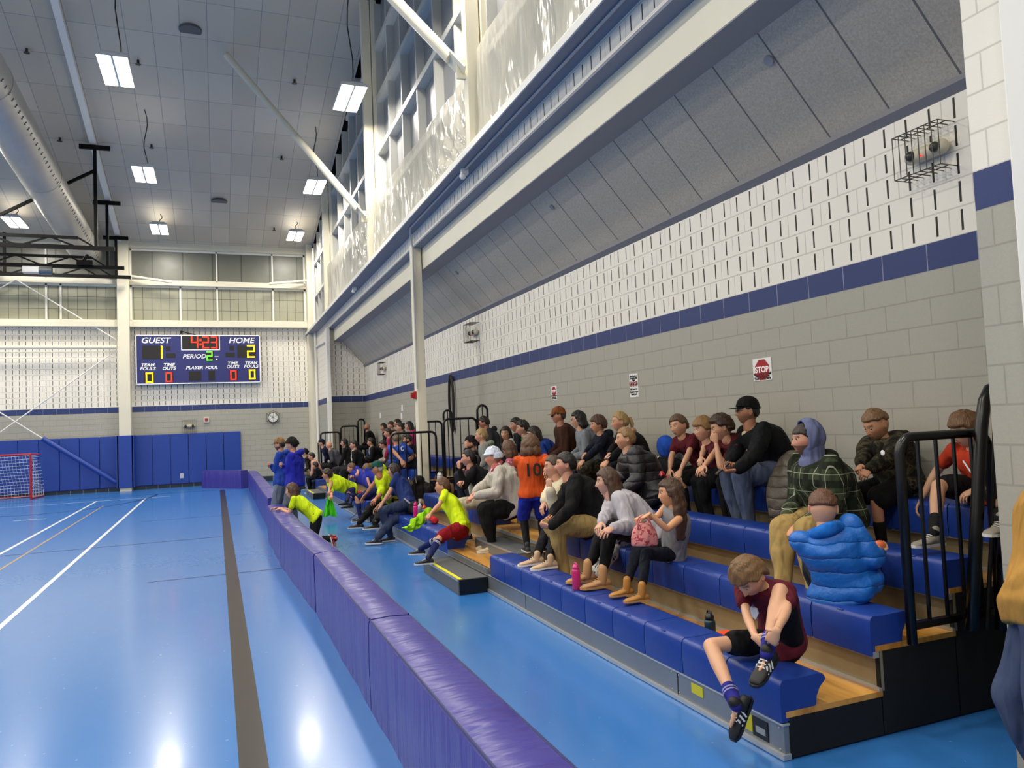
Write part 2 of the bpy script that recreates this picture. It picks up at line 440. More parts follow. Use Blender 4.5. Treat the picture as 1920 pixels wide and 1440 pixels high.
# ceiling beam under the roof
rb = MB(); rb.bar((-3.15, -8, roofz(-8) - .06), (-3.15, 31, roofz(31) - .06), .16, .14); struct(rb.build('trim_16', M_steelw))
# far wall girders, sill
for i, (z0, z1, x0, x1, y0_) in enumerate(((5.97, 6.2, -2.86, 3.45, 30.62), (5.97, 6.2, -10.2, -3.24, 30.62), (8.93, 9.25, -2.86, 3.45, 30.7), (8.93, 9.25, -10.2, -3.24, 30.7), (7.55, 7.72, -2.86, 3.45, 30.75), (7.55, 7.72, -10.2, -3.24, 30.75), (5.97, 6.2, -18, -10.6, 30.62), (8.93, 9.25, -18, -10.6, 30.7))):
    struct(MB().box((x0, y0_, z0), (x1, 30.99, z1)).build('trim_%d' % (17 + i), M_steel, bevel=.004))
# wall base of dark tiles
def base_tile():
    m, t, b = base_mat('dark base tile'); P, X, Y, Z = t.pos()
    j = t.math('LESS_THAN', t.math('ABSOLUTE', t.math('SUBTRACT', t.math('FRACT', t.math('DIVIDE', X, .4064)), .5)), .485)
    t.put(b.inputs['Base Color'], t.mix(j, srgb('#8f979c'), srgb('#24303c'))); b.inputs['Roughness'].default_value = .3
    return m
struct(MB().box((-18, 30.97, 0), (3.45, 30.999, .2)).build('baseboard_far', base_tile()))

# translucent glazing: grid panels below, plain dark panels above
def kalwall(name, c1, c2, gx, gz, rough=.36):
    m, t, b = base_mat(name); P, X, Y, Z = t.pos()
    jx = t.math('LESS_THAN', t.math('ABSOLUTE', t.math('SUBTRACT', t.math('FRACT', t.math('DIVIDE', X, gx)), .5)), .475)
    jz = t.math('LESS_THAN', t.math('ABSOLUTE', t.math('SUBTRACT', t.math('FRACT', t.math('DIVIDE', t.math('SUBTRACT', Z, 6.2), gz)), .5)), .482)
    c = t.mix(t.noise(.9, 2, P), srgb(c1), srgb(c2))
    t.put(b.inputs['Base Color'], t.mix(t.math('MULTIPLY', jx, jz), srgb('#4d4f47'), c))
    b.inputs['Roughness'].default_value = rough; b.inputs['Specular IOR Level'].default_value = .6
    t.l.new(t.bump(t.noise(1.6, 2, P), .03, .5), b.inputs['Normal'])
    return m
M_k1 = kalwall('translucent grid panel', '#8f8f7c', '#a5a48f', .305, .45)
M_k2 = kalwall('dark translucent panel', '#66685f', '#74766c', 1.05, 9.)
nwin = 0
def far_window(x0, x1, z0, z1, mglass, muls):
    global nwin; nwin += 1
    w = thing('window_%d' % nwin, None, None, ((x0 + x1) / 2, 31, z0)); w['kind'] = 'structure'
    del_ = MB().box((x0, 31.0, z0), (x1, 31.1, z1)).build('pane', mglass, w)
    fr = MB()
    for x in [x0 + .03, x1 - .03] + muls: fr.box((x - .03, 30.94, z0), (x + .03, 31.0, z1))
    fr.box((x0, 30.94, z0), (x1, 31.0, z0 + .06)); fr.box((x0, 30.94, z1 - .06), (x1, 31, z1))
    fr.build('window_frame', M_steelw, w)
far_window(-2.86, 3.45, 6.2, 7.55, M_k1, [-1.15, .15, 2.2]); far_window(-2.86, 3.45, 7.72, 8.93, M_k2, [.15, 2.2])
far_window(-10.2, -3.24, 6.2, 7.55, M_k1, [-7.9, -5.55, -5.1]); far_window(-10.2, -3.24, 7.72, 8.93, M_k2, [-7.9, -5.55])
far_window(-18, -10.6, 6.2, 8.93, M_k1, [-14])
# clerestory glazing over the seating
M_pane = mat('dusky glazing', '#8b8d90', .35, spec=.6)
M_mul = mat('grey aluminium mullion', '#bdbdb8', .5)
for Ya, Yb in ((2.4, 9.8), (10.06, 17.36), (17.62, 24.96), (25.2, 30.9)):
    nwin += 1
    w = thing('window_%d' % nwin, None, None, (3.85, Ya, 5.785)); w['kind'] = 'structure'
    zt = lambda Y: roofz(Y) - .12
    MB().add([(3.86, Ya, 5.785), (3.86, Yb, 5.785), (3.86, Yb, zt(Yb)), (3.86, Ya, zt(Ya)), (3.9, Ya, 5.785), (3.9, Yb, 5.785), (3.9, Yb, zt(Yb)), (3.9, Ya, zt(Ya))],
             [(0, 1, 2, 3), (4, 7, 6, 5), (0, 4, 5, 1), (1, 5, 6, 2), (2, 6, 7, 3), (3, 7, 4, 0)]).build('pane', M_pane, w)
    fr = MB(); n = 6
    for k in range(n + 1):
        Y = Ya + (Yb - Ya) * k / n; fr.box((3.70, Y - .035, 5.785), (3.86, Y + .035, zt(Y)))
    for z in (5.85, 7.1, 8.35, 9.6, 10.85, 12.1, 13.3):
        if z < zt(Ya) - .2:
            ye = min(Yb, (15.9 - .3 - z) / .22)
            fr.box((3.68, Ya, z - .06), (3.86, ye, z + .06))
    fr.build('window_frame', M_mul, w)
struct(MB().box((3.9, -8, 5.78), (4.0, 31.3, 17.9)).build('clerestory_dark_backing', M_blackm))  # black sheet added for the darkness of the recess above the windows
struct(MB().box((3.72, -8, 5.78), (3.8, 2.4, 17.9)).build('wall_right_upper', M_plainw))

# ------------------------------------------------------------------ lamps
M_lens = None
def lens_mat():
    m, t, b = base_mat('lamp lens'); b.inputs['Emission Color'].default_value = (1, .93, .78, 1); b.inputs['Emission Strength'].default_value = 9
    b.inputs['Base Color'].default_value = (1, 1, 1, 1); return m
M_lens = lens_mat(); M_cord = mat('dark cord', '#2a2623', .7); M_hous = mat('white lamp housing', '#d9d8d4', .5)
lampn = 0
def lamp_name(i, j, X, Y):
    side = ['right-hand', 'left-hand', 'far-left'][i] if i < 3 else 'unseen left'
    return side
rowd = {28.4: 'farthest and smallest by the far wall', 22.5: 'middle one of the row', 16.2: 'nearest and largest of the row'}
for i, X in enumerate(LAMP_X):
    for j, Y in enumerate(LAMP_Y):
        if i > 2 and Y > 20 and i == 4: pass
        if Y > 11 and i < 3: lab = 'lit hanging high-bay lamp, %s row, %s' % (['right-hand', 'left-hand', 'far left'][i], rowd[Y])
        else: lab = 'lit hanging high-bay lamp over the court, outside the picture'
        th = thing('high_bay_lamp', lab, 'lamp', (X, Y, LAMP_Z), 'high-bay lamps over the court')
        hb = MB(); hb.box((X - .27, Y - .66, LAMP_Z + .02), (X + .27, Y + .66, LAMP_Z + .09)); hb.box((X - .2, Y - .6, LAMP_Z + .09), (X + .2, Y + .6, LAMP_Z + .14)); hb.box((X - .02, Y - .66, LAMP_Z - .005), (X + .02, Y + .66, LAMP_Z + .02))
        hb.build('housing', M_hous, th)
        lz = MB()
        for s_ in (-1, 1): lz.box((X + s_ * .145 - .115, Y - .64, LAMP_Z), (X + s_ * .145 + .115, Y + .64, LAMP_Z + .02))
        lz.build('lens', M_lens, th)
        zc = roofz(Y + .2)
        cd = MB(); pts = [(X + .05 + .05 * math.sin(k * 1.1 + i), Y + .02 * math.sin(k * 2), LAMP_Z + .13 + (zc - LAMP_Z - .15) * k / 8) for k in range(9)]
        cd.tube(pts, .014, 6, rnd=False); cd.build('cord', M_cord, th)
        L = bpy.data.lights.new('lamp_light', 'AREA'); L.shape = 'RECTANGLE'; L.size = .52; L.size_y = 1.28; L.energy = LAMP_POWER; L.color = (1, .93, .80)
        lo = bpy.data.objects.new('lamp_light', L); COL.objects.link(lo); lo.location = (0, 0, -.02); lo.parent = th
        L2 = bpy.data.lights.new('added_uplight', 'AREA'); L2.shape = 'RECTANGLE'; L2.size = .4; L2.size_y = 1.2; L2.energy = LAMP_POWER * .035; L2.color = (1, .95, .86)  # added upward light that brightens the ceiling
        l2 = bpy.data.objects.new('added_uplight', L2); COL.objects.link(l2); l2.location = (0, 0, .16); l2.rotation_euler = (math.pi, 0, 0); l2.parent = th

# ------------------------------------------------------------------ hanging plastic sheeting over the clerestory
def plastic_mat():
    m, t, b = base_mat('clear plastic sheeting')
    tr = t.new('ShaderNodeBsdfTransparent'); tr.inputs[0].default_value = (.97, .97, .95, 1)
    b.inputs['Base Color'].default_value = (*srgb('#fbf6e6'), 1); b.inputs['Roughness'].default_value = .14; b.inputs['Specular IOR Level'].default_value = 1.
    tl = t.new('ShaderNodeBsdfTranslucent'); tl.inputs[0].default_value = (.97, .95, .88, 1)
    o = t.mapv(t.obj(), (1, 3.2, .55)); n = t.noise(1.3, 3, o, .5)
    w = t.math('ABSOLUTE', t.math('SUBTRACT', n, .5))
    nb = t.bump(w, .08, .7); t.l.new(nb, b.inputs['Normal'])
    m1 = t.new('ShaderNodeMixShader'); t.put(m1.inputs[0], .5); t.l.new(b.outputs[0], m1.inputs[1]); t.l.new(tl.outputs[0], m1.inputs[2])
    m2 = t.new('ShaderNodeMixShader'); t.put(m2.inputs[0], .22)
    t.l.new(tr.outputs[0], m2.inputs[2]); t.l.new(m1.outputs[0], m2.inputs[1])
    out = [q for q in t.n if q.type == 'OUTPUT_MATERIAL'][0]; t.l.new(m2.outputs[0], out.inputs[0])
    return m
M_plastic = plastic_mat()
def sheet(label, Ya, Yb, za, zb, sag, seed, zbot=5.79):
    rs = np.random.default_rng(seed); nu, nv = 90, 40; vs = []; fs = []
    ph = rs.uniform(0, 6.28, 8)
    for i in range(nu + 1):
        u = i / nu; Y = Ya + (Yb - Ya) * u; zt_ = za + (zb - za) * u - sag * math.sin(math.pi * u)
        for j in range(nv + 1):
            v = j / nv; z = zbot + (zt_ - zbot) * v
            tp = 1 - .85 * v
            x = 3.50 + tp * (.045 * math.sin(7 * Y + ph[0] + 2 * v) + .025 * math.sin(19 * Y + ph[1] - 3 * v)) + .012 * math.sin(5 * z + 3 * Y + ph[2])
            fanw = .06 * math.sin(40 * math.atan2(z - 5.2, abs(Y - Ya) + .4))
            x += tp * (fanw * math.exp(-abs(Y - Ya) * .8) + .009 * math.sin(47 * Y + 6 * z + ph[3]))
            vs.append((x, Y, z))
    for i in range(nu):
        for j in range(nv): a = i * (nv + 1) + j; fs.append((a, a + nv + 1, a + nv + 2, a + 1))
    o = MB().add(vs, fs).build('plastic_sheeting', M_plastic, smooth=True, loc=(3.5, (Ya + Yb) / 2, zbot))
    return tag(o, label, 'plastic sheet', group='clear plastic sheets hung over the upper windows')
sheet('clear plastic sheet hung over the windows, nearest bay at the top edge of the picture', 2.6, 9.75, 7.25, 7.1, 0, 3)
sheet('clear plastic sheet hung over the windows between the two cream upper posts with diagonal braces', 10.1, 17.3, 6.95, 7.2, .05, 5)
sheet('clear plastic sheet hung over the windows beyond the farther diagonal brace', 17.7, 25.5, 7.15, 7.25, .05, 8)
# diagonal brace pipes
def brace(label, A, B):
    A = np.array(A); B = np.array(B); th = thing('diagonal_brace', label, 'brace', A)
    d = (B - A) / np.linalg.norm(B - A)
    MB().tube([A + d * .22, B], [.085, .085], 20, rnd=False).build('pipe', M_steel, th, smooth=False)
    g = MB(); g.bar(A - d * .1, A + d * .25, .03, .26, up=(0, 1, 0)); g.box((3.28, A[1] - .02, A[2] - .15), (3.41, A[1] + .03, A[2] + .12)); g.build('gusset_plate', M_steel, th)
dirb = np.array([-2.97, 2.36, 4.7])
A1 = np.array([3.33, 9.95, 6.9]); A2 = np.array([3.33, 17.5, 6.85])
brace('thick cream diagonal brace pipe bolted to the nearer upper post', A1, A1 + dirb * 1.15)
brace('cream diagonal brace pipe running from the farther upper post to the roof', A2, A2 + dirb * .97)

# ------------------------------------------------------------------ big duct
M_duct = mat('galvanised duct', '#b9b6b0', .42, metal=.55, noise=.08, nscale=3)
def dz(Y): return 8.6 + .05 * (30 - Y)
pts = [(-4.2, Y, dz(Y)) for Y in np.linspace(8, 30.6, 20)]
dt = thing('air_duct', 'fat round grey metal air duct under the ceiling at upper left', 'duct', (-4.2, 18, dz(18)))
MB().tube(pts, [.5] * 20, 40, rnd=False).build('duct_pipe', M_duct, dt, smooth=True)
rg = MB()
for Y in (12.5, 17.6, 22.8, 28): rg.tube([(-4.2, Y, dz(Y)), (-4.2, Y + .03, dz(Y + .03))], [.512, .512], 40, rnd=False)
rg.build('band', M_duct, dt)
hl = MB()
for Y in np.arange(12, 30, .28):
    for a in (-28, -33, 200): 
        aa = math.radians(a); c = np.array([-4.2 + .5 * math.cos(aa), Y, dz(Y) + .5 * math.sin(aa)]); hl.sphere(c, (.022, .022, .022), 6, 4)
hl.build('nozzle', mat('duct nozzle', '#5c5a58', .6), dt)
for Y in (14., 20., 26.): pass

# ------------------------------------------------------------------ black hoist trusses
M_truss = mat('black truss steel', '#060606', .6, spec=.2)
def truss(label, Y, xr, zb, zt_, xt, hx, brace_=False):
    th = thing('basketball_hoist_truss', label, 'truss', (hx, Y, zb), 'black trusses hung from the ceiling')
    f = MB(); xl = -11.; f.bar((xl, Y, zb), (xr, Y, zb), .11, .11); f.bar((xl, Y, zt_), (xt, Y, zt_), .08, .08)
    f.build('chord', M_truss, th)
    w = MB(); x = xl; up = True
    while x < xt - .1:
        x2 = min(x + .75, xt); w.bar((x, Y, zb if up else zt_), (x2, Y, zt_ if up else zb), .045); x = x2; up = not up
    w.bar((xt, Y, zt_), (xt + .45, Y, zb), .045); w.build('web', M_truss, th)
    h = MB(); h.bar((hx, Y, zb), (hx, Y, roofz(Y) - .22), .085); h.box((hx - .4, Y - .05, roofz(Y) - .28), (hx + .4, Y + .05, roofz(Y) - .16)); h.build('hanger', M_truss, th)
    for k in (-9.5, -6.6): 
        h2 = MB(); h2.bar((k, Y, zb), (k, Y, roofz(Y) - .2), .085); h2.build('hanger', M_truss, th)
    if brace_:
        b = MB(); b.bar((hx, Y, roofz(Y) - .9), (hx - 3.4, Y, roofz(Y) - 3.0), .08); b.build('diagonal_strut', M_truss, th)
q = PY(215, 467, 24.3); qt = PY(147, 446, 24.3)
truss('black truss hung below the duct, nearest of three, with a diagonal strut', 24.3, q[0], q[2], qt[2], qt[0], -3.1, True)
q = PY(233, 503, 27.5); qt = PY(172, 483, 27.5)
truss('black truss hung below the duct, middle of three, carrying a small motor', 27.5, q[0], q[2], qt[2], qt[0], -3.18)
q = PY(245, 520, 30.0); qt = PY(185, 503, 30.0)
truss('black truss hung below the duct, farthest of three, just in front of the windows', 30.0, q[0], q[2], qt[2], qt[0], -3.2)
q = PY(68, 507, 27.4)
mt = thing('hoist_motor', 'small grey winch motor fixed on the middle black truss', 'motor', q); MB().box((q[0] - .35, 27.2, q[2] - .12), (q[0] + .12, 27.42, q[2] + .1)).build('motor_body', mat('light grey metal', '#b9bcc0', .35, metal=.5), mt, bevel=.02)
MB().tube([(q[0] + .1, 27.3, q[2] - .02), (q[0] + .45, 27.3, q[2] - .02)], .13, 16, rnd=False).build('drum', mat('steel drum', '#77797c', .35, metal=.7), mt)
q = PY(158, 492, 27.4); MBk = MB().box((q[0] - .2, 27.25, q[2] - .1), (q[0] + .25, 27.4, q[2] + .05)); MBk.tube([(q[0], 27.3, q[2] + .05), (q[0] + .1, 27.3, q[2] + .2)], .05, 8)
tag(MBk.build('pulley_block', M_truss), 'black pulley block on the middle truss near its end', 'pulley')
# ceiling speakers and sprinkler heads
M_spk = mat('speaker grille', '#5d5d5f', .8)
for i, (X, Y) in enumerate(((-.376, 19.25), (.265, 27.35))):
    z = roofz(Y); o = MB().tube([(X, Y, z - .03), (X, Y, z + .02)], .26, 28, rnd=False).build('ceiling_speaker', M_spk, loc=(X, Y, z))
    tag(o, ['round grey ceiling speaker, the nearer and larger one', 'round grey ceiling speaker, the farther and smaller one'][i], 'speaker', 'round ceiling speakers')
for q, w_ in zip([(-4.057, 20.66), (-1.633, 20.59), (-3.986, 24.33), (-1.608, 24.28), (2.17, 20.6), (2.1, 24.3), (2.175, 29.06)],
             ['left of the duct near the top-left corner', 'beside the nearest left-hand lamp', 'between the duct and the ceiling beam', 'just above the middle left-hand lamp', 'left of the nearest right-hand lamp', 'left of the middle right-hand lamp', 'left of the farthest right-hand lamp']):
    X, Y = q; z = roofz(Y); sp = MB(); sp.tube([(X, Y, z), (X, Y, z - .1)], .03, 8, rnd=False); sp.tube([(X, Y, z - .1), (X, Y, z - .11)], .07, 10, rnd=False)
    tag(sp.build('sprinkler_head', mat('dark sprinkler', '#1d1c1c', .5), loc=(X, Y, z)), 'small dark sprinkler head on the ceiling ' + w_, 'sprinkler', 'ceiling sprinkler heads')
# wall pipe beside the far corner column
q0 = PY(590, 455, 30.2); pd = thing('drain_pipe', 'thin white vertical pipe beside the far corner post', 'pipe', (3.745, 30.0, 5))
MB().tube([(3.66, 29.9, 9.0), (3.66, 29.9, 1.4)], .05, 12, rnd=False).build('pipe_run', M_steelw, pd)
MB().tube([(3.66, 29.9, 5.12), (3.66, 26.6, 5.0)], .04, 10, rnd=False).build('branch_pipe', M_steelw, pd)
# conduit under the ledge
cd = MB(); cd.tube([(3.55, 3, 5.665), (3.55, 14.0, 5.665), (3.62, 14.3, 5.6), (3.69, 14.42, 5.4), (3.69, 14.45, 4.0), (3.69, 14.45, 2.6)], .016, 8, rnd=False)
tag(cd.build('electrical_conduit', mat('grey conduit', '#b4b5b8', .5)), 'thin electrical conduit under the white ledge, turning down the middle post', 'conduit')
for i, (Y) in enumerate((10.6, 20.3)):
    b = MB(); b.box((3.50, Y - .05, 5.6), (3.6, Y + .05, 5.69)); b.sphere((3.52, Y, 5.57), .05, 10, 6)
    tag(b.build('junction_box', mat('white plastic', '#e4e4e2', .4)), ['small white junction box under the ledge, nearer', 'small white junction box under the ledge, farther'][i], 'junction box', 'boxes under the ledge')
# ------------------------------------------------------------------ scoreboard
SBY = 30.72
sbt = thing('scoreboard', 'blue electronic scoreboard reading GUEST 1 HOME 2 with red clock 4:23', 'scoreboard', (-.5, 30.85, 3.84))
bx0, bz0, bx1, bz1 = -2.69, 3.84, 1.66, 5.68
M_sb = mat('scoreboard blue', '#232a6c', .4); M_wh = mat('white lettering', '#f1f1f1', .5, emis=.15)
def sbp(u, v): 
    # u,v: position read off the board enlargement (118..1830, 225..890) to metres on its face
    return (bx0 + (u - 118) / (1830 - 118) * (bx1 - bx0), bz1 - (v - 225) / (890 - 225) * (bz1 - bz0))
MB().box((bx0, SBY, bz0), (bx1, 30.98, bz1)).build('cabinet', M_sb, sbt)
fr = MB(); e = .035
for a, b_ in (((bx0, bz0), (bx1, bz0 + e)), ((bx0, bz1 - e), (bx1, bz1)), ((bx0, bz0), (bx0 + e, bz1)), ((bx1 - e, bz0), (bx1, bz1))): fr.box((a[0], SBY - .012, a[1]), (b_[0], SBY, b_[1]))
fr.build('border', M_wh, sbt)
def panel(u0, v0, u1, v1, name='digit_window', fr_=False):
    x0, z1 = sbp(u0, v0); x1, z0 = sbp(u1, v1)
    MB().box((x0, SBY - .008, z0), (x1, SBY, z1)).build(name, mat('digit window black', '#0c0a0a', .4), sbt)
    if fr_:
        f = MB(); e = .03
        for a, b_ in (((x0 - e, z0 - e), (x1 + e, z0)), ((x0 - e, z1), (x1 + e, z1 + e * .5)), ((x0 - e, z0), (x0, z1)), ((x1, z0), (x1 + e, z1))): f.box((a[0], SBY - .014, a[1]), (b_[0], SBY, b_[1]))
        f.build('clock_frame', M_wh, sbt)
panel(735, 232, 1245, 425, 'clock_window', True)
for q in ((205, 370, 480, 550), (515, 380, 580, 440), (515, 475, 645, 535), (1390, 375, 1455, 440), (1335, 470, 1465, 530), (1500, 370, 1765, 540), (820, 720, 990, 850), (1090, 715, 1180, 850), (225, 725, 350, 870), (500, 725, 610, 860), (1385, 710, 1500, 850), (1645, 705, 1765, 850), (1060, 450, 1165, 580)): panel(*q)
SEG = {'0': 'abcdef', '1': 'bc', '2': 'abged', '3': 'abgcd', '4': 'fgbc'}
def digit(ch, u0, v0, u1, v1, m, th=None, name='digit'):
    x0, z1 = sbp(u0, v0); x1, z0 = sbp(u1, v1); zm = (z0 + z1) / 2; w = th or (x1 - x0) * .18; b = MB(); y0, y1 = SBY - .016, SBY - .007
    S_ = {'a': ((x0, z1 - w), (x1, z1)), 'd': ((x0, z0), (x1, z0 + w)), 'g': ((x0, zm - w / 2), (x1, zm + w / 2)), 'f': ((x0, zm), (x0 + w, z1)), 'e': ((x0, z0), (x0 + w, zm)), 'b': ((x1 - w, zm), (x1, z1)), 'c': ((x1 - w, z0), (x1, zm))}
    for s_ in SEG[ch]: (a, c), (d_, e_) = S_[s_]; b.box((a, y0, c), (d_, y1, e_))
    b.build(name, m, sbt)
M_ry = mat('yellow digit light', '#ffd21a', .5, emis=2.4); M_rr = mat('red digit light', '#ff2a12', .5, emis=3.2); M_rg = mat('green digit light', '#5cff2a', .5, emis=2.8)
digit('1', 440, 372, 472, 545, M_ry, .05); digit('2', 1640, 365, 1752, 540, M_ry); digit('4', 860, 245, 958, 405, M_rr); digit('2', 1015, 245, 1105, 408, M_rr); digit('3', 1135, 245, 1222, 408, M_rr)
digit('2', 1070, 452, 1150, 578, M_rg); digit('0', 245, 732, 345, 868, M_ry, .05); digit('0', 508, 732, 595, 860, M_rr, .04); digit('0', 1395, 715, 1480, 848, M_rr, .04); digit('0', 1660, 708, 1752, 845, M_ry, .05)
for v in (295, 355): x, z = sbp(990, v); MB().box((x - .035, SBY - .016, z - .035), (x + .035, SBY - .007, z + .035)).build('colon_dot', M_rr, sbt)
for txt, u, v, s_ in (('GUEST', 380, 303, .26), ('HOME', 1560, 303, .26), ('PERIOD', 900, 520, .19), ('TEAM\nFOULS', 272, 655, .14), ('TIME\nOUTS', 553, 655, .14), ('PLAYER', 897, 675, .14), ('FOUL', 1132, 675, .14), ('TIME\nOUTS', 1428, 642, .14), ('TEAM\nFOULS', 1690, 640, .14)):
    x, z = sbp(u, v); text_mesh(txt, s_ * 1.14, 'lettering', M_wh, (x, SBY - .006, z), (1, 0, 0), (0, 0, 1), sbt, shear=.22, bold=.004, sx=1.1)
x, z = sbp(1208, 545); bb = MB(); bb.box((x - .07, SBY - .012, z + .06), (x + .07, SBY, z + .075)); bb.build('possession_bar', M_wh, sbt); MB().box((x - .025, SBY - .012, z - .07), (x + .025, SBY, z - .02)).build('possession_mark', M_wh, sbt)
x, z = sbp(760, 190); ab = MB(); ab.tube([(x - .15, 30.9, bz1 + .02), (x - .05, 30.9, bz1 + .16), (x + .12, 30.9, bz1 + .1), (x + .4, 30.9, bz1 + .03)], .018, 6); ab.sphere((x - .08, 30.88, bz1 + .13), .05, 8, 6); ab.build('antenna_cable', M_cord, sbt)

# ------------------------------------------------------------------ wall pads
M_pad = mat('royal blue vinyl pad', '#1c3f96', .38, noise=.06, nscale=1.5)
def pads(label, x0, x1, name='wall_pad', y=30.9, grp='blue wall pads under the scoreboard wall'):
    n = max(1, round((x1 - x0) / .61)); w = (x1 - x0) / n
    for k in range(n):
        b = MB().box((x0 + k * w + .006, y, .13), (x0 + (k + 1) * w - .006, y + .08, 1.99))
        o = b.build('wall_pad', M_pad, loc=(x0 + k * w, y, .13), bevel=.02)
        tag(o, label(k, n), 'wall pad', grp)
def ordw(k): return ['first', 'second', 'third', 'fourth', 'fifth', 'sixth', 'seventh', 'eighth', 'ninth', 'tenth', 'eleventh', 'twelfth'][k] if k < 12 else 'far-left'
pads(lambda k, n: 'blue wall pad right of the cream column, %s from the column' % ordw(k), -2.82, .88)
pads(lambda k, n: 'blue wall pad left of the cream column, %s from the column' % ordw(n - 1 - k), -9.6, -3.3)
cp = MB(); cp.box((-3.32, 30.36, .13), (-2.78, 30.46, 2.0)); cp.box((-3.34, 30.36, .13), (-3.25, 30.95, 2.0)); cp.box((-2.85, 30.36, .13), (-2.76, 30.95, 2.0))
tag(cp.build('column_pad', M_pad, bevel=.015), 'blue vinyl pad wrapped around the foot of the cream column', 'column pad')
ou = MB(); ox = PY(341, 892, 30.89); ou.box((ox[0] - .06, 30.885, ox[2] - .09), (ox[0] + .06, 30.905, ox[2] + .09)); o = ou.build('outlet_plate', mat('steel outlet plate', '#c8cacc', .3, metal=.4)); tag(o, 'small metal outlet plate set in a blue wall pad', 'outlet')
# X bracing
xb = thing('cross_brace', 'thin white crossed bracing rods on the far wall left of the column', 'brace', (-5.5, 30.6, 2))
def rod(a, b, n='rod', m=None, w=.022, Y=30.7): A = PY(*a, Y); B = PY(*b, Y); MB().tube([A, B], w, 8, rnd=False).build(n, m or M_steelw, xb)
rod((-60, 737), (80, 822)); rod((-40, 839), (218, 657)); rod((30, 524), (218, 637)); rod((30, 524), (-40, 562)); rod((-30, 520), (-100, 490))
pp = MB(); A = PY(80, 822, 30.62); B = PY(218, 904, 30.62); pp.tube([A, B], .085, 12, rnd=False); tag(pp.build('brace_pad', M_pad, smooth=False), 'blue foam sleeve around the diagonal rod over the wall pads', 'pad')
rl = MB(); A = PY(-200, 652, 30.6); B = PY(219, 651, 30.6); rl.tube([A, B], .07, 12, rnd=False)
tag(rl.build('horizontal_pipe', M_steel), 'horizontal cream pipe across the slotted wall left of the column', 'pipe')
for a, b_, lab in (((240, 517), (322, 529), 'tapering cream strut from the column to the window girder'), ((576, 526), (505, 532), 'cream strut from the corner post to the window girder')):
    tag(MB().tube([PY(*a, 30.5), PY(*b_, 30.3)], .05, 10, rnd=False).build('girder_strut', M_steel), lab, 'strut')
# clock in its wire guard
M_guard = mat('dark wire', '#37342f', .4, metal=.4)
cx, cy, cz = PY(512, 783, 30.95); ck = thing('wall_clock', 'round white-faced wall clock in a hexagonal wire guard', 'clock', (cx, 30.99, cz))
MB().tube([(cx, 30.99, cz), (cx, 30.93, cz)], .2, 32, rnd=False).build('case', M_black, ck)
MB().tube([(cx, 30.93, cz), (cx, 30.922, cz)], .175, 32, rnd=False).build('dial', mat('clock dial', '#f0f0ea', .4), ck)
hd = MB(); hd.bar((cx, 30.918, cz), (cx - .04, 30.918, cz + .1), .014, .006); hd.bar((cx, 30.916, cz), (cx - .09, 30.916, cz + .11), .01, .006)
for k in range(12): a = k * math.pi / 6; hd.bar((cx + .14 * math.sin(a), 30.92, cz + .14 * math.cos(a)), (cx + .165 * math.sin(a), 30.92, cz + .165 * math.cos(a)), .012, .004)
hd.build('hand', M_black, ck)
g = MB(); hx = [(cx + .28 * math.cos(math.pi / 3 * k + .5), 30.85, cz + .28 * math.sin(math.pi / 3 * k + .5)) for k in range(7)]
for k in range(6): g.bar(hx[k], hx[k + 1], .012); g.bar(hx[k], (hx[k][0], 30.99, hx[k][2]), .012)
g.bar(hx[0], hx[3], .008); g.bar(hx[1], hx[4], .008); g.bar(hx[2], hx[5], .008); g.build('wire_guard', M_guard, ck)
cx, cy, cz = PY(387, 787, 30.95); al = thing('fire_alarm', 'small square fire alarm sounder with red centre on the far wall', 'alarm', (cx, 30.99, cz))
MB().box((cx - .1, 30.93, cz - .11), (cx + .1, 30.99, cz + .11)).build('plate', mat('beige plastic', '#cfc9bb', .5), al, bevel=.01); MB().box((cx - .05, 30.9, cz - .06), (cx + .05, 30.93, cz + .06)).build('sounder', mat('alarm red', '#a3161b', .4), al, bevel=.01)
M_cream = mat('cream plastic', '#cfc8ae', .35); M_wire = mat('bare wire', '#4d4a45', .35, metal=.6)
def em_light(label, c, n, w, h, d, cage=True, grp='caged emergency lights'):
    # c on wall, n = outward unit normal (axis aligned), u along wall
    c = np.array(c, float); n = np.array(n, float); u = np.cross(n, (0, 0, 1)); th = thing('emergency_light', label, 'emergency light', c, grp)
    b = MB(); b.tube([c + n * .06 - u * w * .38, c + n * .06 + u * w * .38], [(h * .35, .055)] * 2, 20); b.build('housing', M_cream, th, smooth=True)
    for s_ in (-.3, .3): MB().sphere(c + n * .1 + u * w * s_ - np.array([0, 0, .0]), h * .28, 14, 10).build('lamp_head', mat('dark lens', '#3c3d38', .2), th, smooth=True)
    MB().sphere(c + n * .12 - np.array([0, 0, h * .22]), .008, 6, 4).build('indicator', mat('red indicator', '#ff2a20', .4, emis=3), th)
    if cage:
        g = MB(); W2, H2, D = w * .95, h * 1.15, d; r = .004
        def P(a, z, k): return c + u * a * W2 + np.array([0, 0, z * H2]) + n * k * D
        for z in (-1, 1):
            for k in (.5, 1.): g.tube([P(-.6, z, k), P(.6, z, k)], r, 6, rnd=False)
            for a in np.linspace(-.6, .6, 8): g.tube([P(a, z, 0.02), P(a, z, 1)], r, 6, rnd=False)
        for a in np.linspace(-.6, .6, 8): g.tube([P(a, -1, 1), P(a, 1, 1)], r, 6, rnd=False)
        g.build('wire_cage', M_wire, th)
em_light('twin-head emergency light in a wire cage on the far wall under the scoreboard', PY(355, 799, 30.99), (0, -1, 0), .42, .2, .18)
em_light('large caged emergency light at top right beside the block pier', PX(1748, 287, 4.98), (-1, 0, 0), .34, .14, .17)
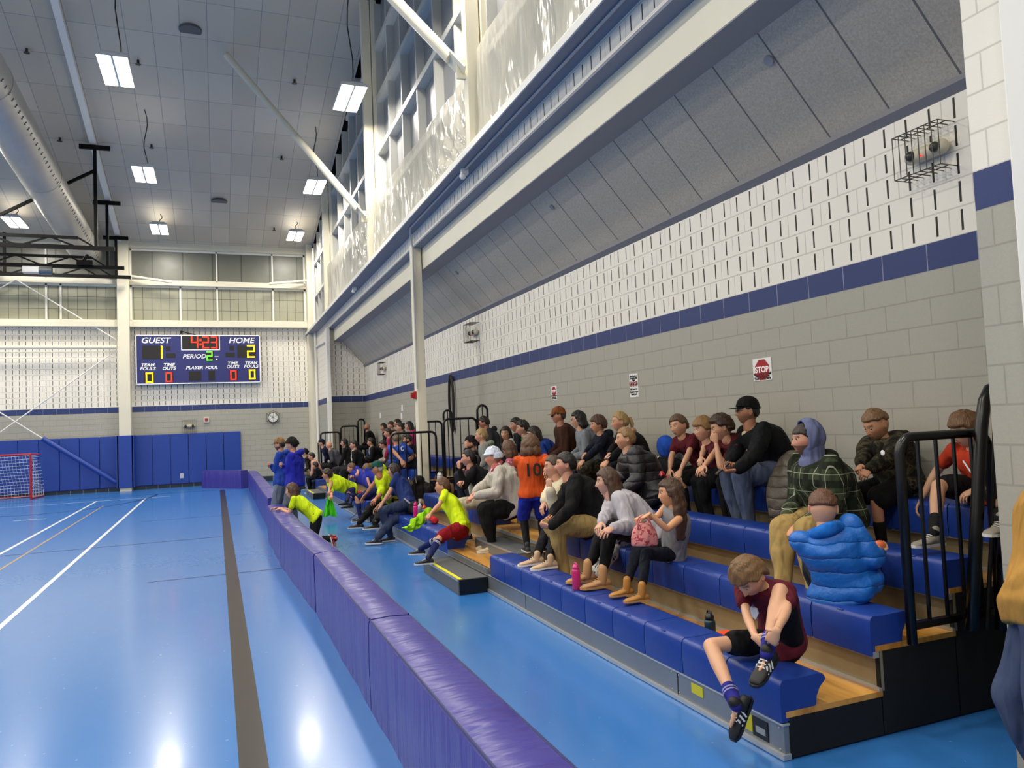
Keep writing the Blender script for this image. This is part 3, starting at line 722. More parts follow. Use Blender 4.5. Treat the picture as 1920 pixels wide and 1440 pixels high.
em_light('caged emergency light high on the side wall right of the middle post', PX(893, 624, 4.98), (-1, 0, 0), .4, .16, .2)
em_light('caged emergency light high on the side wall near the far corner', PX(722, 691, 4.98), (-1, 0, 0), .42, .16, .2)
for i, q in enumerate(((1443, 112), (1036, 388), (857, 511))):
    # discs on the sloped panel
    lo_, hi_ = 4.226, 5.0
    for _ in range(40):
        X = (lo_ + hi_) / 2; p_ = PX(*q, X); zc = 4.98 - (X - 4.226) * (.88 / .774)
        if p_[2] > zc: hi_ = X
        else: lo_ = X
    nrm = np.array([-.75, 0, -.66]); p_ = PX(*q, X)
    tag(MB().tube([p_ + nrm * .02, p_ - nrm * .002], .045 if i == 0 else .04, 20, rnd=False).build('cover_disc', mat('grey cover', '#8f8f93', .6)), ['round grey cover disc on the sloped panels at top right', 'small grey disc on the sloped panels above the middle of the stands', 'small grey disc on the sloped panels left of the middle post'][i], 'cover disc', 'cover discs on the sloped panels')
q = PX(772, 741, 3.69); ha = thing('alarm_strobe', 'red fire alarm strobe on the left side of the middle post', 'alarm', q)
MB().box((3.66, 14.55, q[2] - .09), (3.7, 14.68, q[2] + .06)).build('plate', mat('alarm red', '#a3161b', .4), ha); MB().box((3.60, 14.58, q[2] - .07), (3.66, 14.66, q[2] + .03)).build('strobe', mat('alarm red', '#a3161b', .4), ha)
# signs on the side wall
M_paper = mat('white paper', '#eeece8', .7); M_red = mat('sign red', '#a51722', .6); M_ink = mat('black ink', '#141414', .8)
def sign(label, y0, y1, z0, z1, stop=True):
    # y0 > y1 (left edge is farther)
    X = 4.975; yc = (y0 + y1) / 2; w = y0 - y1; th = thing('paper_sign', label, 'sign', (X, yc, z0))
    MB().box((X - .001, y1, z0), (X + .003, y0, z1)).build('sheet', M_paper, th)
    ux, uy = (0, -1, 0), (0, 0, 1)
    if stop:
        r = w * .38; zc = z1 - r * 1.12
        MB().prism([(yc + r * 1.05 * math.cos(math.pi / 8 + k * math.pi / 4), zc + r * 1.05 * math.sin(math.pi / 8 + k * math.pi / 4)) for k in range(8)], X - .004, X - .001, axis=0).build('stop_symbol', M_red, th)
        text_mesh('STOP', r * .78, 'lettering', M_wh, (X - .006, yc, zc), ux, uy, th, bold=.002)
        for k, tx in enumerate(('No Food or Drink', 'Please Remove', 'Your Trash Here')): text_mesh(tx, w * .125, 'lettering', M_ink, (X - .003, yc, z0 + (z1 - z0) * (.3 - .1 * k)), ux, uy, th, bold=.001)
    else:
        for k, (tx, f) in enumerate((('No Food or', .93), ('Drink in the', .84), ('Gym', .76), ('No Food or', .38), ('Drink in Gym', .26), ('Thank you', .16))): text_mesh(tx, w * .17, 'lettering', M_ink, (X - .003, yc, z0 + (z1 - z0) * f - .01), ux, uy, th, bold=.001)
        for k in (-1, 0, 1):
            yy = yc - k * w * .31; zc = z0 + (z1 - z0) * .57; rg = MB(); r = w * .14
            rg.tube([(X - .004, yy + r * math.cos(a), zc + r * math.sin(a)) for a in np.linspace(0, 6.283, 20)], .004, 5, rnd=False); rg.bar((X - .004, yy - r * .7, zc + r * .7), (X - .004, yy + r * .7, zc - r * .7), .007, .003); rg.build('prohibition_symbol', M_red, th)
            MB().box((X - .004, yy - r * .35, zc - r * .6), (X - .002, yy + r * .35, zc + r * .55)).build('pictogram', M_ink, th)
sign('white paper sign with red STOP octagon, nearest on the side wall above the black cap', 6.09, 5.82, 2.152, 2.373)
sign('white paper sign with three small red prohibition pictograms, middle of the wall signs', 8.5, 8.29, 2.107, 2.407, False)
sign('small white paper sign with a red STOP octagon above the man in the brown cap', 10.94, 10.74, 2.18, 2.40)
for i, (q, w_) in enumerate((((713, 779), 'left'), ((754, 765), 'upper right'), ((753, 780), 'lower right'))):
    p_ = PX(*q, 4.97); tag(MB().box((4.965, p_[1] - .09, p_[2] - .09), (4.98, p_[1] + .09, p_[2] + .09)).build('wall_plate', M_paper, bevel=.004), 'small white wall plate near the far corner, %s of three' % w_, 'wall plate', 'wall plates near the far corner')
# coiled dark cable bundle behind the middle post
cb = MB()
for k in range(7):
    a = np.linspace(0, 6.283, 26); cb.tube([(4.93 - .01 * (k % 3), 16.25 + (.22 + .012 * k) * math.cos(t) * .6, 2.35 + (.55 + .015 * k) * math.sin(t)) for t in a], .016, 5, rnd=False)
tag(cb.build('cable_coil', mat('dark cable', '#17130f', .6)), 'dark coiled cable hanging on the side wall behind the middle post', 'cable')

# ------------------------------------------------------------------ soccer goal
M_gred = mat('red goal tube', '#a8172a', .4); gl = thing('soccer_goal', 'red framed indoor goal with white net against the far wall pads', 'goal', (-6.5, 29.5, 0))
xr, xl, yf, yb, zt_ = -5.75, -8.3, 29.3, 30.55, 1.5
MB().tube([(xr, yf, .03), (xr, yf, zt_)], .035, 10).build('post', M_gred, gl); MB().tube([(xl, yf, .03), (xl, yf, zt_)], .035, 10).build('post', M_gred, gl)
MB().tube([(xl, yf, zt_), (xr, yf, zt_)], .035, 10).build('crossbar', M_gred, gl)
MB().tube([(xr, yf, .035), (xr + .15, yb, .035), (xl - .1, yb, .035), (xl, yf, .035)], .03, 10).build('ground_frame', M_gred, gl)
MB().tube([(xr, yf, zt_), (xr + .18, yf + .35, zt_ - .02)], .025, 8).build('top_stay', M_gred, gl)
nt = MB()
def netline(pts): nt.tube(pts, .006, 4, rnd=False)
for k in range(26):
    x = xl + (xr - xl) * k / 25; sg = .05 * math.sin(k * .9); netline([(x, yf + .3, zt_ - .03), (x + sg * .3, yf + .55, 1.0), (x, yb - .1, .4), (x, yb, .04)])
for k in range(14):
    z = .05 + (zt_ - .1) * k / 13; y = yf + .3 + (yb - yf - .3) * (1 - (z / zt_) ** .8); netline([(xl, y, z), ((xl + xr) / 2, y + .03, z - .03), (xr + .1, y, z)])
for k in range(8):
    y = yf + .15 * k; netline([(xr + .02 + .02 * k, y, .05), (xr + .03 + .02 * k, y, max(.1, zt_ - .04 - .17 * k))])
for k in range(12): z = .08 + .12 * k; netline([(xr, yf, z), (xr + .16, yf + min(1.2, (zt_ - z) * .9 + .3), z)])
nt.build('net', mat('white net cord', '#c9cdd6', .7), gl)

# ------------------------------------------------------------------ padded barriers
def vinyl():
    m, t, b = base_mat('navy vinyl'); P, X, Y, Z = t.pos()
    c = t.mix(t.noise(.9, 3, P), srgb('#35348c'), srgb('#433b92')); t.put(b.inputs['Base Color'], c)
    b.inputs['Roughness'].default_value = .34
    f1 = t.noise(1.0, 3, t.mapv(P, (.8, 5.5, .5)), .6); f2 = t.noise(1.0, 3, t.mapv(P, (2, 11, .9)), .55)
    t.l.new(t.bump(t.math('ADD', f1, t.math('MULTIPLY', f2, .5)), .03, .9), b.inputs['Normal'])
    return m
M_vin = vinyl()
def barrier(label, A, B, w=.285, h=.59):
    A = np.array(A, float); B = np.array(B, float); d = B - A; L = np.linalg.norm(d); d /= L; r = np.array([d[1], -d[0]])
    th = thing('padded_barrier', label, 'barrier', (*A, 0), 'blue padded court-side barriers')
    n = max(4, int(L / .12)); b = MB(); prof = []
    def ringp(s_):
        wv = .006 * math.sin(s_ * 5.1 + A[1]) + .004 * math.sin(s_ * 13 + 1)
        e = .02; pts = [(0 + wv * .6, 0), (-.004 + wv, h * .5), (0, h - e), (e * .4, h - e * .35), (e, h + wv * .3), (w * .5, h + .008 + wv), (w - e, h + wv * .4), (w - e * .4, h - e * .35), (w, h - e), (w + .003, h * .5), (w, 0)]
        return pts
    vs = []; m_ = 11
    for i in range(n + 1):
        s_ = .008 + (L - .016) * i / n
        for (a, z) in ringp(s_): p2 = A + d * s_ + r * a; vs.append((p2[0], p2[1], z))
    fs = []
    for i in range(n):
        for k in range(m_): fs.append((i * m_ + k, i * m_ + (k + 1) % m_, (i + 1) * m_ + (k + 1) % m_, (i + 1) * m_ + k))
    fs.append(tuple(range(m_))); fs.append(tuple(range(n * m_, n * m_ + m_)))
    b.add(vs, fs); o = b.build('vinyl_cover', M_vin, th); o.data.shade_smooth(); md = o.modifiers.new('es', 'EDGE_SPLIT'); md.split_angle = math.radians(50)
    pz = MB(); pz.tube([(*(A + d * .02 + r * .012), h - .004), (*(A + d * (L - .02) + r * .012), h - .004)], .008, 6, rnd=False); pz.tube([(*(A + d * .02 + r * (w - .012)), h - .004), (*(A + d * (L - .02) + r * (w - .012)), h - .004)], .008, 6, rnd=False)
    pz.build('piping', mat('dark piping', '#262c66', .4), th)
    return th
Bn = [((.909, -.9), (.909, 2.06)), ((.909, 2.07), (.909, 5.06)), ((.909, 5.07), (.905, 8.03)), ((.9, 8.05), (.80, 10.98)), ((.80, 11.0), (.80, 13.95))]
for k, (a, b_) in enumerate(Bn): barrier('blue padded barrier module, ' + ['outside the picture behind the viewer', 'nearest, at the bottom edge of the picture', 'second from the viewer in the near run', 'third from the viewer in the near run', 'fourth, where the girl leans'][k], a, b_)
for k, (a, b_) in enumerate((((.905, 15.5), (.92, 18.4)), ((.92, 18.42), (.95, 21.35)), ((.95, 21.37), (.97, 24.3)), ((.97, 24.32), (.98, 27.3)))): barrier('blue padded barrier module of the far run, ' + ['its near end face showing', 'second along', 'third along', 'farthest, meeting the cross piece'][k], a, b_)
barrier('short blue padded barrier turned across the court end by the far wall', (-.28, 29.6), (1.0, 27.75), h=.62)

# ------------------------------------------------------------------ telescopic bleachers
M_seat = mat('blue moulded seat plastic', '#1a3b90', .36, noise=.04, nscale=3, bump=.0006, bscale=300)
M_galv = mat('galvanised steel', '#8e9294', .42, metal=.6, noise=.12, nscale=4)
def ply():
    m, t, b = base_mat('varnished plywood deck'); P, X, Y, Z = t.pos()
    w = t.noise(1.0, 4, t.mapv(P, (9, 1.1, 1)), .6); c = t.ramp(w, [(.3, srgb('#8d5a1c')), (.5, srgb('#c98e3c')), (.7, srgb('#d9a452'))]); t.put(b.inputs['Base Color'], c); b.inputs['Roughness'].default_value = .28
    return m
M_ply = ply()
def riserm():
    m, t, b = base_mat('brushed riser steel'); P, X, Y, Z = t.pos()
    c = t.mix(t.noise(5, 4, P), srgb('#8f8468'), srgb('#aba084')); t.put(b.inputs['Base Color'], c); b.inputs['Roughness'].default_value = .38; b.inputs['Metallic'].default_value = .45
    return m
M_ris = riserm()
M_tread = mat('dark step tread', '#55565a', .8, noise=.15, nscale=40); M_yel = mat('yellow warning strip', '#e3de1d', .5); M_edge = mat('bright steel edge', '#c3c4c2', .3, metal=.6)
ROWX = [2.75, 3.40, 4.0, 4.62]; SEATZ = [.42, .67, .92, 1.17]; DECKZ = [.25, .50, .75, 1.0]
def seat_mesh():
    w = .457; prof = [(.0, -.225), (-.004, -.12), (0.0, -.03), (.008, -.01), (.025, 0), (.10, -.004), (.26, 0), (.30, -.012), (.315, -.035), (.30, -.05), (.27, -.075), (.245, -.12), (.235, -.17), (.03, -.225)]
    b = MB(); e = .004; secs = []
    n = len(prof); vs = []; ys = [(e, .94), (e + .012, 1.), (w - e - .012, 1.), (w - e, .94)]
    cx_, cz_ = .13, -.1
    for y, k in ys:
        for x, z in prof: vs.append((cx_ + (x - cx_) * (1 if k == 1 else .985), y, cz_ + (z - cz_) * (1 if k == 1 else .97)))
    fs = []
    for i in range(3):
        for k in range(n): fs.append((i * n + k, i * n + (k + 1) % n, (i + 1) * n + (k + 1) % n, (i + 1) * n + k))
    fs.append(tuple(range(n))); fs.append(tuple(range(3 * n, 4 * n))); b.add(vs, fs)
    b.tube([(.012, w * .5 - .02, -.006), (.012, w * .5 + .02, -.006)], [(.008, .006)] * 2, 8)
    o = b.build('seat', M_seat); o.data.shade_smooth(); return o
seat0 = seat_mesh(); seat0_used = [False]
def place_seat(parent, x, y, z):
    if not seat0_used[0]: o = seat0; seat0_used[0] = True
    else: o = seat0.copy(); COL.objects.link(o)
    o.location = (x, y, z); setparent(o, parent)
    if 'es' not in o.modifiers: md = o.modifiers.new('es', 'EDGE_SPLIT'); md.split_angle = math.radians(42)
def aisle_free(y, w, gaps):
    return all(y + w <= a + .02 or y >= b - .02 for a, b in gaps)
def bank(label, y0, y1, rowspan, gaps, endwall):
    th = thing('telescopic_bleacher', label, 'bleacher', (2.75, y0, 0), 'blue telescopic bleachers')
    # base front plate with bright lower lip, in 4.6 m lengths
    b = MB(); L = rowspan[0]; y = L[0]
    while y < L[1] - .1:
        ye = min(y + (1.0 if y < 3.5 else 2.6), L[1]); b.box((2.762, y + .008, .03), (2.80, ye - .008, .19)); y = ye
    b.build('kick_plate', M_galv, th, bevel=.003)
    b = MB(); b.box((2.745, L[0], .002), (2.80, L[1], .034)); b.box((2.752, L[0], .178), (2.80, L[1], .192)); b.build('edge_strip', M_edge, th, bevel=.004)
    for k in range(4):
        a, c = rowspan[k]; nx = ROWX[k + 1] if k < 3 else 4.97
        MB().box((ROWX[k] + .03, a, DECKZ[k] - .03), (min(nx + .06, 4.975), c, DECKZ[k])).build('deck', M_ply, th)
        if k > 0:
            MB().box((ROWX[k] + .055, a, DECKZ[k - 1]), (ROWX[k] + .075, c, DECKZ[k] - .03)).build('riser', M_ris, th)
            e = MB(); e.box((ROWX[k] + .035, a, DECKZ[k - 1]), (ROWX[k] + .056, c, DECKZ[k - 1] + .018)); e.box((ROWX[k] + .01, a, DECKZ[k] - .065), (ROWX[k] + .05, c, DECKZ[k] - .03)); e.build('edge_strip', M_edge, th)
        y = a
        while y + .457 <= c + .02:
            if aisle_free(y, .457, gaps): place_seat(th, ROWX[k], y, SEATZ[k]); y += .457
            else:
                g = [q for q in gaps if y < q[1] and y + .457 > q[0]][0]; y = g[1]
    # under-structure closed off in black at the ends
    for side, (Y, sgn) in enumerate(((y0, 1), (y1, -1))):
        if not endwall[side]: continue
        b = MB()
        for k in range(4):
            a = rowspan[k][0] if side == 0 else rowspan[k][1]; nx = ROWX[k + 1] if k < 3 else 4.97
            yy = sorted((a + .002, a + sgn * .03)); b.box((ROWX[k] + .05, yy[0], .01), (min(nx + .055, 4.975), yy[1], DECKZ[k] - .031))
            yy = sorted((a, a - sgn * .004))
        b.build('end_panel', M_blackm, th)
    # underside frames so nothing is hollow
    b = MB()
    for Y in np.arange(y0 + 1.2, y1 - .3, 2.4):
        b.box((2.85, Y, .02), (4.9, Y + .05, .07)); 
        for k in range(4): b.box((ROWX[k] + .1, Y, .02), (ROWX[k] + .15, Y + .05, DECKZ[k] - .03))
    b.build('understructure', M_black, th)
    return th
A_ = bank('long blue telescopic bleacher bank nearest the viewer, full of spectators', 3.3, 14.3, [(3.3, 14.3), (3.3, 13.5), (3.3, 13.2), (3.3, 13.0)], [(7.97, 9.5)], (1, 1))
B_ = bank('far blue telescopic bleacher bank beyond the middle post', 15.1, 26.3, [(15.1, 26.3), (15.3, 26.0), (15.4, 25.4), (15.4, 25.4)], [(21.3, 22.9)], (1, 1))
def steps(par, y0, y1):
    for k in range(4):
        if k == 0:
            z0, z1, x0, x1 = 0.0, .165, 2.42, 2.75
        else: z0, z1, x0, x1 = DECKZ[k - 1] + .002, DECKZ[k - 1] + .125, ROWX[k] - .28, ROWX[k] + .05
        b = MB(); b.box((x0, y0 + .02, z0 + .002), (x1, y1 - .02, z1 - .012)); b.build('aisle_step', M_galv if k else mat('dark step box', '#6a6d6c', .5, metal=.3), par)
        MB().box((x0, y0 + .02, z1 - .012), (x1, y1 - .02, z1)).build('step_tread', M_tread, par)
        if k == 0:
            MB().box((x0 + .008, y0 + .03, z1), (x0 + .05, y1 - .03, z1 + .003)).build('warning_strip', M_yel, par)
            MB().box((x0 + .01, y0, .002), (x1 - .0, y0 + .02, z1 - .004)).build('step_end', M_black, par); MB().box((x0 + .01, y1 - .02, .002), (x1, y1, z1 - .004)).build('step_end', M_black, par)
        f = MB(); f.box((x0 - .006, y0 + .02, z1 - .02), (x0, y1 - .02, z1)); f.build('edge_strip', M_edge, par)
    MB().box((ROWX[0] - .0, y0, .19), (ROWX[0] + .04, y1, .25)).build('kick_plate', M_galv, par)
steps(A_, 7.97, 9.5); steps(B_, 21.3, 22.9)
# labels on the near end of the kick plate
M_lab = mat('black label', '#141414', .5)
q = PX(1428, 1385, 2.76); MB().box((2.757, 3.56, .06), (2.762, 3.67, .15)).build('warning_label', mat('yellow label', '#c9c21c', .5), A_); MB().box((2.757, 3.43, .05), (2.762, 3.555, .155)).build('maker_plate', M_lab, A_)
MB().box((2.757, 4.02, .1), (2.762, 4.14, .16)).build('warning_label', mat('yellow label', '#c9c21c', .5), A_); pl = MB().box((2.756, 3.45, .075), (2.7575, 3.53, .11)).build('maker_plate', mat('grey label', '#9aa0a3', .4), A_)
for Y, Z in ((3.34, .16), (3.34, .05), (4.28, .165), (4.28, .055), (4.36, .165), (4.36, .055)): MB().sphere((2.76, Y, Z), .006, 8, 5).build('rivet', M_edge, A_)

# ------------------------------------------------------------------ guard rails
def rail(label, Y, parts, grp='black guard rails at the bleacher ends', bars=True):
    """parts: (x0, x1, zbottom, ztop, thick, kind)"""
    th = thing('guard_rail', label, 'guard rail', (parts[0][0], Y, parts[0][2]), grp)
    for (x0, x1, z0, z1, w, kind) in parts:
        if kind == 'frame':
            r = .1; pts = [(x0, Y, z0), (x0, Y, z1 - r)] + [(x0 + r - r * math.cos(a), Y, z1 - r + r * math.sin(a)) for a in np.linspace(.3, 1.57, 5)] + [(x1 - r, Y, z1)] + [(x1 - r + r * math.sin(a), Y, z1 - r + r * math.cos(a)) for a in np.linspace(.3, 1.57, 5)] + [(x1, Y, z0)]
            MB().tube(pts, w / 2, 10, rnd=False).build('frame', M_black, th, smooth=True)
            zb = z0 + .1; MB().bar((x0, Y, zb), (x1, Y, zb), w * .7).build('bottom_rail', M_black, th)
            n = max(2, int((x1 - x0) / .13))
            for k in range(1, n): x = x0 + (x1 - x0) * k / n; MB().bar((x, Y, zb), (x, Y, z1), .016).build('baluster', M_black, th)
        elif kind == 'hoop':
            r = (x1 - x0) / 2; xc = (x0 + x1) / 2; pts = [(x0, Y, z0), (x0, Y, z1 - r)] + [(xc - r * math.cos(a), Y, z1 - r + r * math.sin(a)) for a in np.linspace(.25, 2.9, 9)] + [(x1, Y, z1 - r), (x1, Y, z0)]
            MB().tube(pts, w / 2, 10, rnd=False).build('frame', M_black, th, smooth=True); MB().bar((xc, Y, z0), (xc, Y, z1 - .01), .016).build('baluster', M_black, th)
def PYx(px, py, Y): return PY(px, py, Y)[0]
rail('large black guard rail at the near bleacher end before the boy in orange', 3.235, [(3.635, 4.36, .50, 1.665, .055, 'frame')])
tr = thing('guard_rail', 'tall black hooped guard post leaning against the block pier', 'guard rail', PY(1822, 1180, 3.16), 'black guard rails at the bleacher ends')
MB().tube([PY(*q_, 3.16) for q_ in ((1822, 1182), (1832, 960), (1840, 800), (1846, 752), (1856, 730), (1868, 724), (1880, 735), (1886, 770), (1884, 960), (1878, 1182))], .036, 12, rnd=False).build('frame', M_black, tr, smooth=True)
MB().tube([PY(1850, 1180, 3.16), PY(1862, 960, 3.16), PY(1866, 730, 3.16)], .012, 8, rnd=False).build('baluster', M_black, tr)
rail('black guard rail low beside the middle post, across the post itself', 13.62, [(2.95, 3.80, .45, 1.75, .045, 'frame')])
rail('black guard rail and hoop behind the man in dark glasses', 13.3, [(3.86, 4.50, .8, 1.97, .045, 'frame'), (4.52, 4.72, .8, 2.2, .045, 'hoop')])
rail('black guard rail right behind the middle post with a tall hoop', 15.2, [(3.82, 4.38, .8, 1.95, .045, 'frame'), (4.42, 4.60, .8, 2.17, .045, 'hoop')])
rail('low black guard rail at the far end of the stands by the corner post', 25.5, [(3.2, 3.82, .5, 1.8, .06, 'frame')])
rail('taller black guard rail and hoop at the far end of the stands', 25.55, [(3.86, 4.42, .8, 1.98, .06, 'frame'), (4.44, 4.66, .8, 2.2, .06, 'hoop')])
# ------------------------------------------------------------------ people
V3 = lambda *a: np.array(a, float)
def nrm(v): return v / (np.linalg.norm(v) + 1e-9)
def bake(mb, name, m, parent, voxel=.013, smooth=3, fold=0., seed=0, fscale=1., origin=None):
    o = mb.build(name, m)
    r = o.modifiers.new('r', 'REMESH'); r.mode = 'VOXEL'; r.voxel_size = voxel
    if smooth: s_ = o.modifiers.new('s', 'SMOOTH'); s_.factor = .5; s_.iterations = smooth
    dg = bpy.context.evaluated_depsgraph_get(); dg.update()
    me = bpy.data.meshes.new_from_object(o.evaluated_get(dg)); o.modifiers.clear(); old = o.data; o.data = me; bpy.data.meshes.remove(old)
    me.name = name
    if fold > 0 and len(me.vertices):
        n = len(me.vertices); co = np.empty(n * 3); me.vertices.foreach_get('co', co); co = co.reshape(-1, 3)
        no = np.empty(n * 3); me.vertex_normals.foreach_get('vector', no); no = no.reshape(-1, 3)
        rs = np.random.default_rng(seed); h = np.zeros(n)
        for k in range(10):
            d = nrm(rs.normal(size=3) * V3(1, 1, 1.6)); fr = rs.uniform(20, 95) / fscale; w = rs.uniform(.5, 1)
            q = co + .03 * np.sin(co[:, [1, 2, 0]] * rs.uniform(9, 24) + rs.uniform(0, 6, 3))
            h += w * np.sin(q @ d * fr * .5 + rs.uniform(0, 6)) / 5
        co += no * ((h + .12) * fold)[:, None]; me.vertices.foreach_set('co', co.ravel())
    me.shade_smooth(); me.update()
    me.materials.clear(); me.materials.append(m)
    if parent is not None: setparent(o, parent)
    return o
def rawobj(mb, name, m, parent, smooth=True):
    o = mb.build(name, m, None, smooth=smooth); setparent(o, parent); return o
def ik(a, b, l1, l2, pole):
    d = b - a; L = np.linalg.norm(d); u = d / (L + 1e-9)
    if L > (l1 + l2) * .995: b = a + u * (l1 + l2) * .995; L = (l1 + l2) * .995
    if L < abs(l1 - l2) * 1.05 + .02: L = abs(l1 - l2) * 1.05 + .02; b = a + u * L
    x = (l1 * l1 - l2 * l2 + L * L) / (2 * L); h = math.sqrt(max(0, l1 * l1 - x * x))
    p = pole - u * (pole @ u); p = nrm(p)
    return a + u * x + p * h, b
def frame(yaw, pitch=0., roll=0.):
    """facing direction: yaw 0 looks to -X, positive turns towards +Y; pitch positive looks down"""
    a = math.radians(yaw); f = V3(-math.cos(a), math.sin(a), 0); r = V3(math.sin(a), math.cos(a), 0); u = V3(0, 0, 1)
    p = math.radians(pitch); f2 = f * math.cos(p) - u * math.sin(p); u2 = u * math.cos(p) + f * math.sin(p)
    q = math.radians(roll); r2 = r * math.cos(q) + u2 * math.sin(q); u3 = u2 * math.cos(q) - r * math.sin(q)
    return r2, f2, u3
# head shape in its own frame: x right, y forward, z up (metres for an adult)
def head_pt(D, child=0., puff=0.):
    x, y, z = D[:, 0], D[:, 1], D[:, 2]
    a, b, c = .0765, .098, .119
    X = a * x; Y = b * y; Z = c * z
    neg = np.clip(-z, 0, 1); jaw = 1 - (.36 - .08 * child) * neg ** 1.7; X = X * jaw
    Y = np.where(y < 0, Y * (1 - .42 * neg ** 1.3), Y * (1 + .03 * neg))
    Y = np.where(y > 0, np.minimum(Y, .0905 + .1 * (Y - .0905)), Y)
    top = np.clip(z, 0, 1); Y = Y - .008 * top * (y > 0) - .006
    front = y > 0
    g = lambda v, m_, s_: np.exp(-((v - m_) / s_) ** 2)
    Y = Y + front * (.0075 * g(z, -.86, .2) * g(x, 0, .28))              # chin
    nz = np.where((z < .16) & (z > -.36), np.clip((.2 - z) / .46, 0, 1) ** 1.1, 0) * np.clip((z + .36) / .09, 0, 1)
    Y = Y + front * (.029 - .010 * child) * nz * g(x, 0, .11 + .05 * np.clip(.1 - z, 0, .4))
    Y = Y + front * .0045 * g(z, .24, .1) * g(np.abs(x), .3, .3)
    Y = Y - front * .0115 * g(z, .085, .10) * g(np.abs(x), .40, .16)
    Y = Y + front * .0055 * (g(z, -.50, .045) + g(z, -.60, .05)) * g(x, 0, .24) - front * .004 * g(z, -.55, .02) * g(x, 0, .25)
    X = X + np.sign(x) * .004 * g(z, -.15, .2) * g(np.abs(x), .75, .3)
    P_ = np.stack([X, Y, Z], 1)
    return P_ * (1 + puff)
def sphere_dirs(n, m):
    out = [(0, 0, 1)]; fs = []
    for i in range(1, m):
        a = math.pi * i / m
        for k in range(n): b_ = 2 * math.pi * k / n; out.append((math.sin(a) * math.cos(b_), math.sin(a) * math.sin(b_), math.cos(a)))
    out.append((0, 0, -1)); L = len(out) - 1
    fs = [(0, 1 + k, 1 + (k + 1) % n) for k in range(n)]
    for i in range(m - 2):
        for k in range(n): fs.append((1 + i * n + k, 1 + (i + 1) * n + k, 1 + (i + 1) * n + (k + 1) % n, 1 + i * n + (k + 1) % n))
    fs += [(L, 1 + (m - 2) * n + (k + 1) % n, 1 + (m - 2) * n + k) for k in range(n)]
    return np.array(out, float), fs
DH, FH = sphere_dirs(56, 44); DL, FL_ = sphere_dirs(32, 24)
def hand_mb(mb, w, d, n, s, side, curl=.5, spread=.14, thumb=True, tcurl=.4):
    """w wrist, d finger direction, n palm normal (palm faces n), side +1 if the thumb leaves towards +u"""
    d = nrm(d); n = nrm(n - d * (n @ d)); u = np.cross(d, n) * side
    k = s
    mb.loft([(w + d * -.02 * k, u * .022 * k, n * .017 * k), (w + d * .01 * k, u * .027 * k, n * .016 * k), (w + d * .045 * k, u * .038 * k, n * .014 * k), (w + d * .085 * k, u * .040 * k, n * .012 * k), (w + d * .096 * k, u * .034 * k, n * .009 * k)], 10)
    for i, (off, ln, r) in enumerate(((.028, .070, .0086), (.010, .078, .0088), (-.009, .072, .0084), (-.027, .056, .0074))):
        b = w + d * (.082 - .006 * abs(i - 1)) * k + u * off * k; dd = nrm(d + u * (off / .028) * spread); pts = [b]; ang = 0.
        c_ = curl * (1 + .12 * i)
        for q, fr in enumerate((.42, .32, .26)):
            ang += c_ * (.75, .95, .7)[q]; v = dd * math.cos(ang) + n * math.sin(ang); b = b + v * ln * fr * k; pts.append(b)
        mb.tube(pts, [r * k, r * .97 * k, r * .88 * k, r * .72 * k], 7)
    if thumb:
        b = w + d * .022 * k + u * .024 * k; v1 = nrm(u * .8 + d * .75 + n * .35 * (1 + tcurl)); v2 = nrm(u * (.45 - tcurl * .7) + d + n * .5 * (1 + tcurl)); v3 = nrm(u * (.1 - tcurl) + d + n * .6 * tcurl)
        mb.tube([b, b + v1 * .034 * k, b + v1 * .034 * k + v2 * .028 * k, b + v1 * .034 * k + v2 * .028 * k + v3 * .022 * k], [.0125 * k, .0105 * k, .0095 * k, .0075 * k], 7)
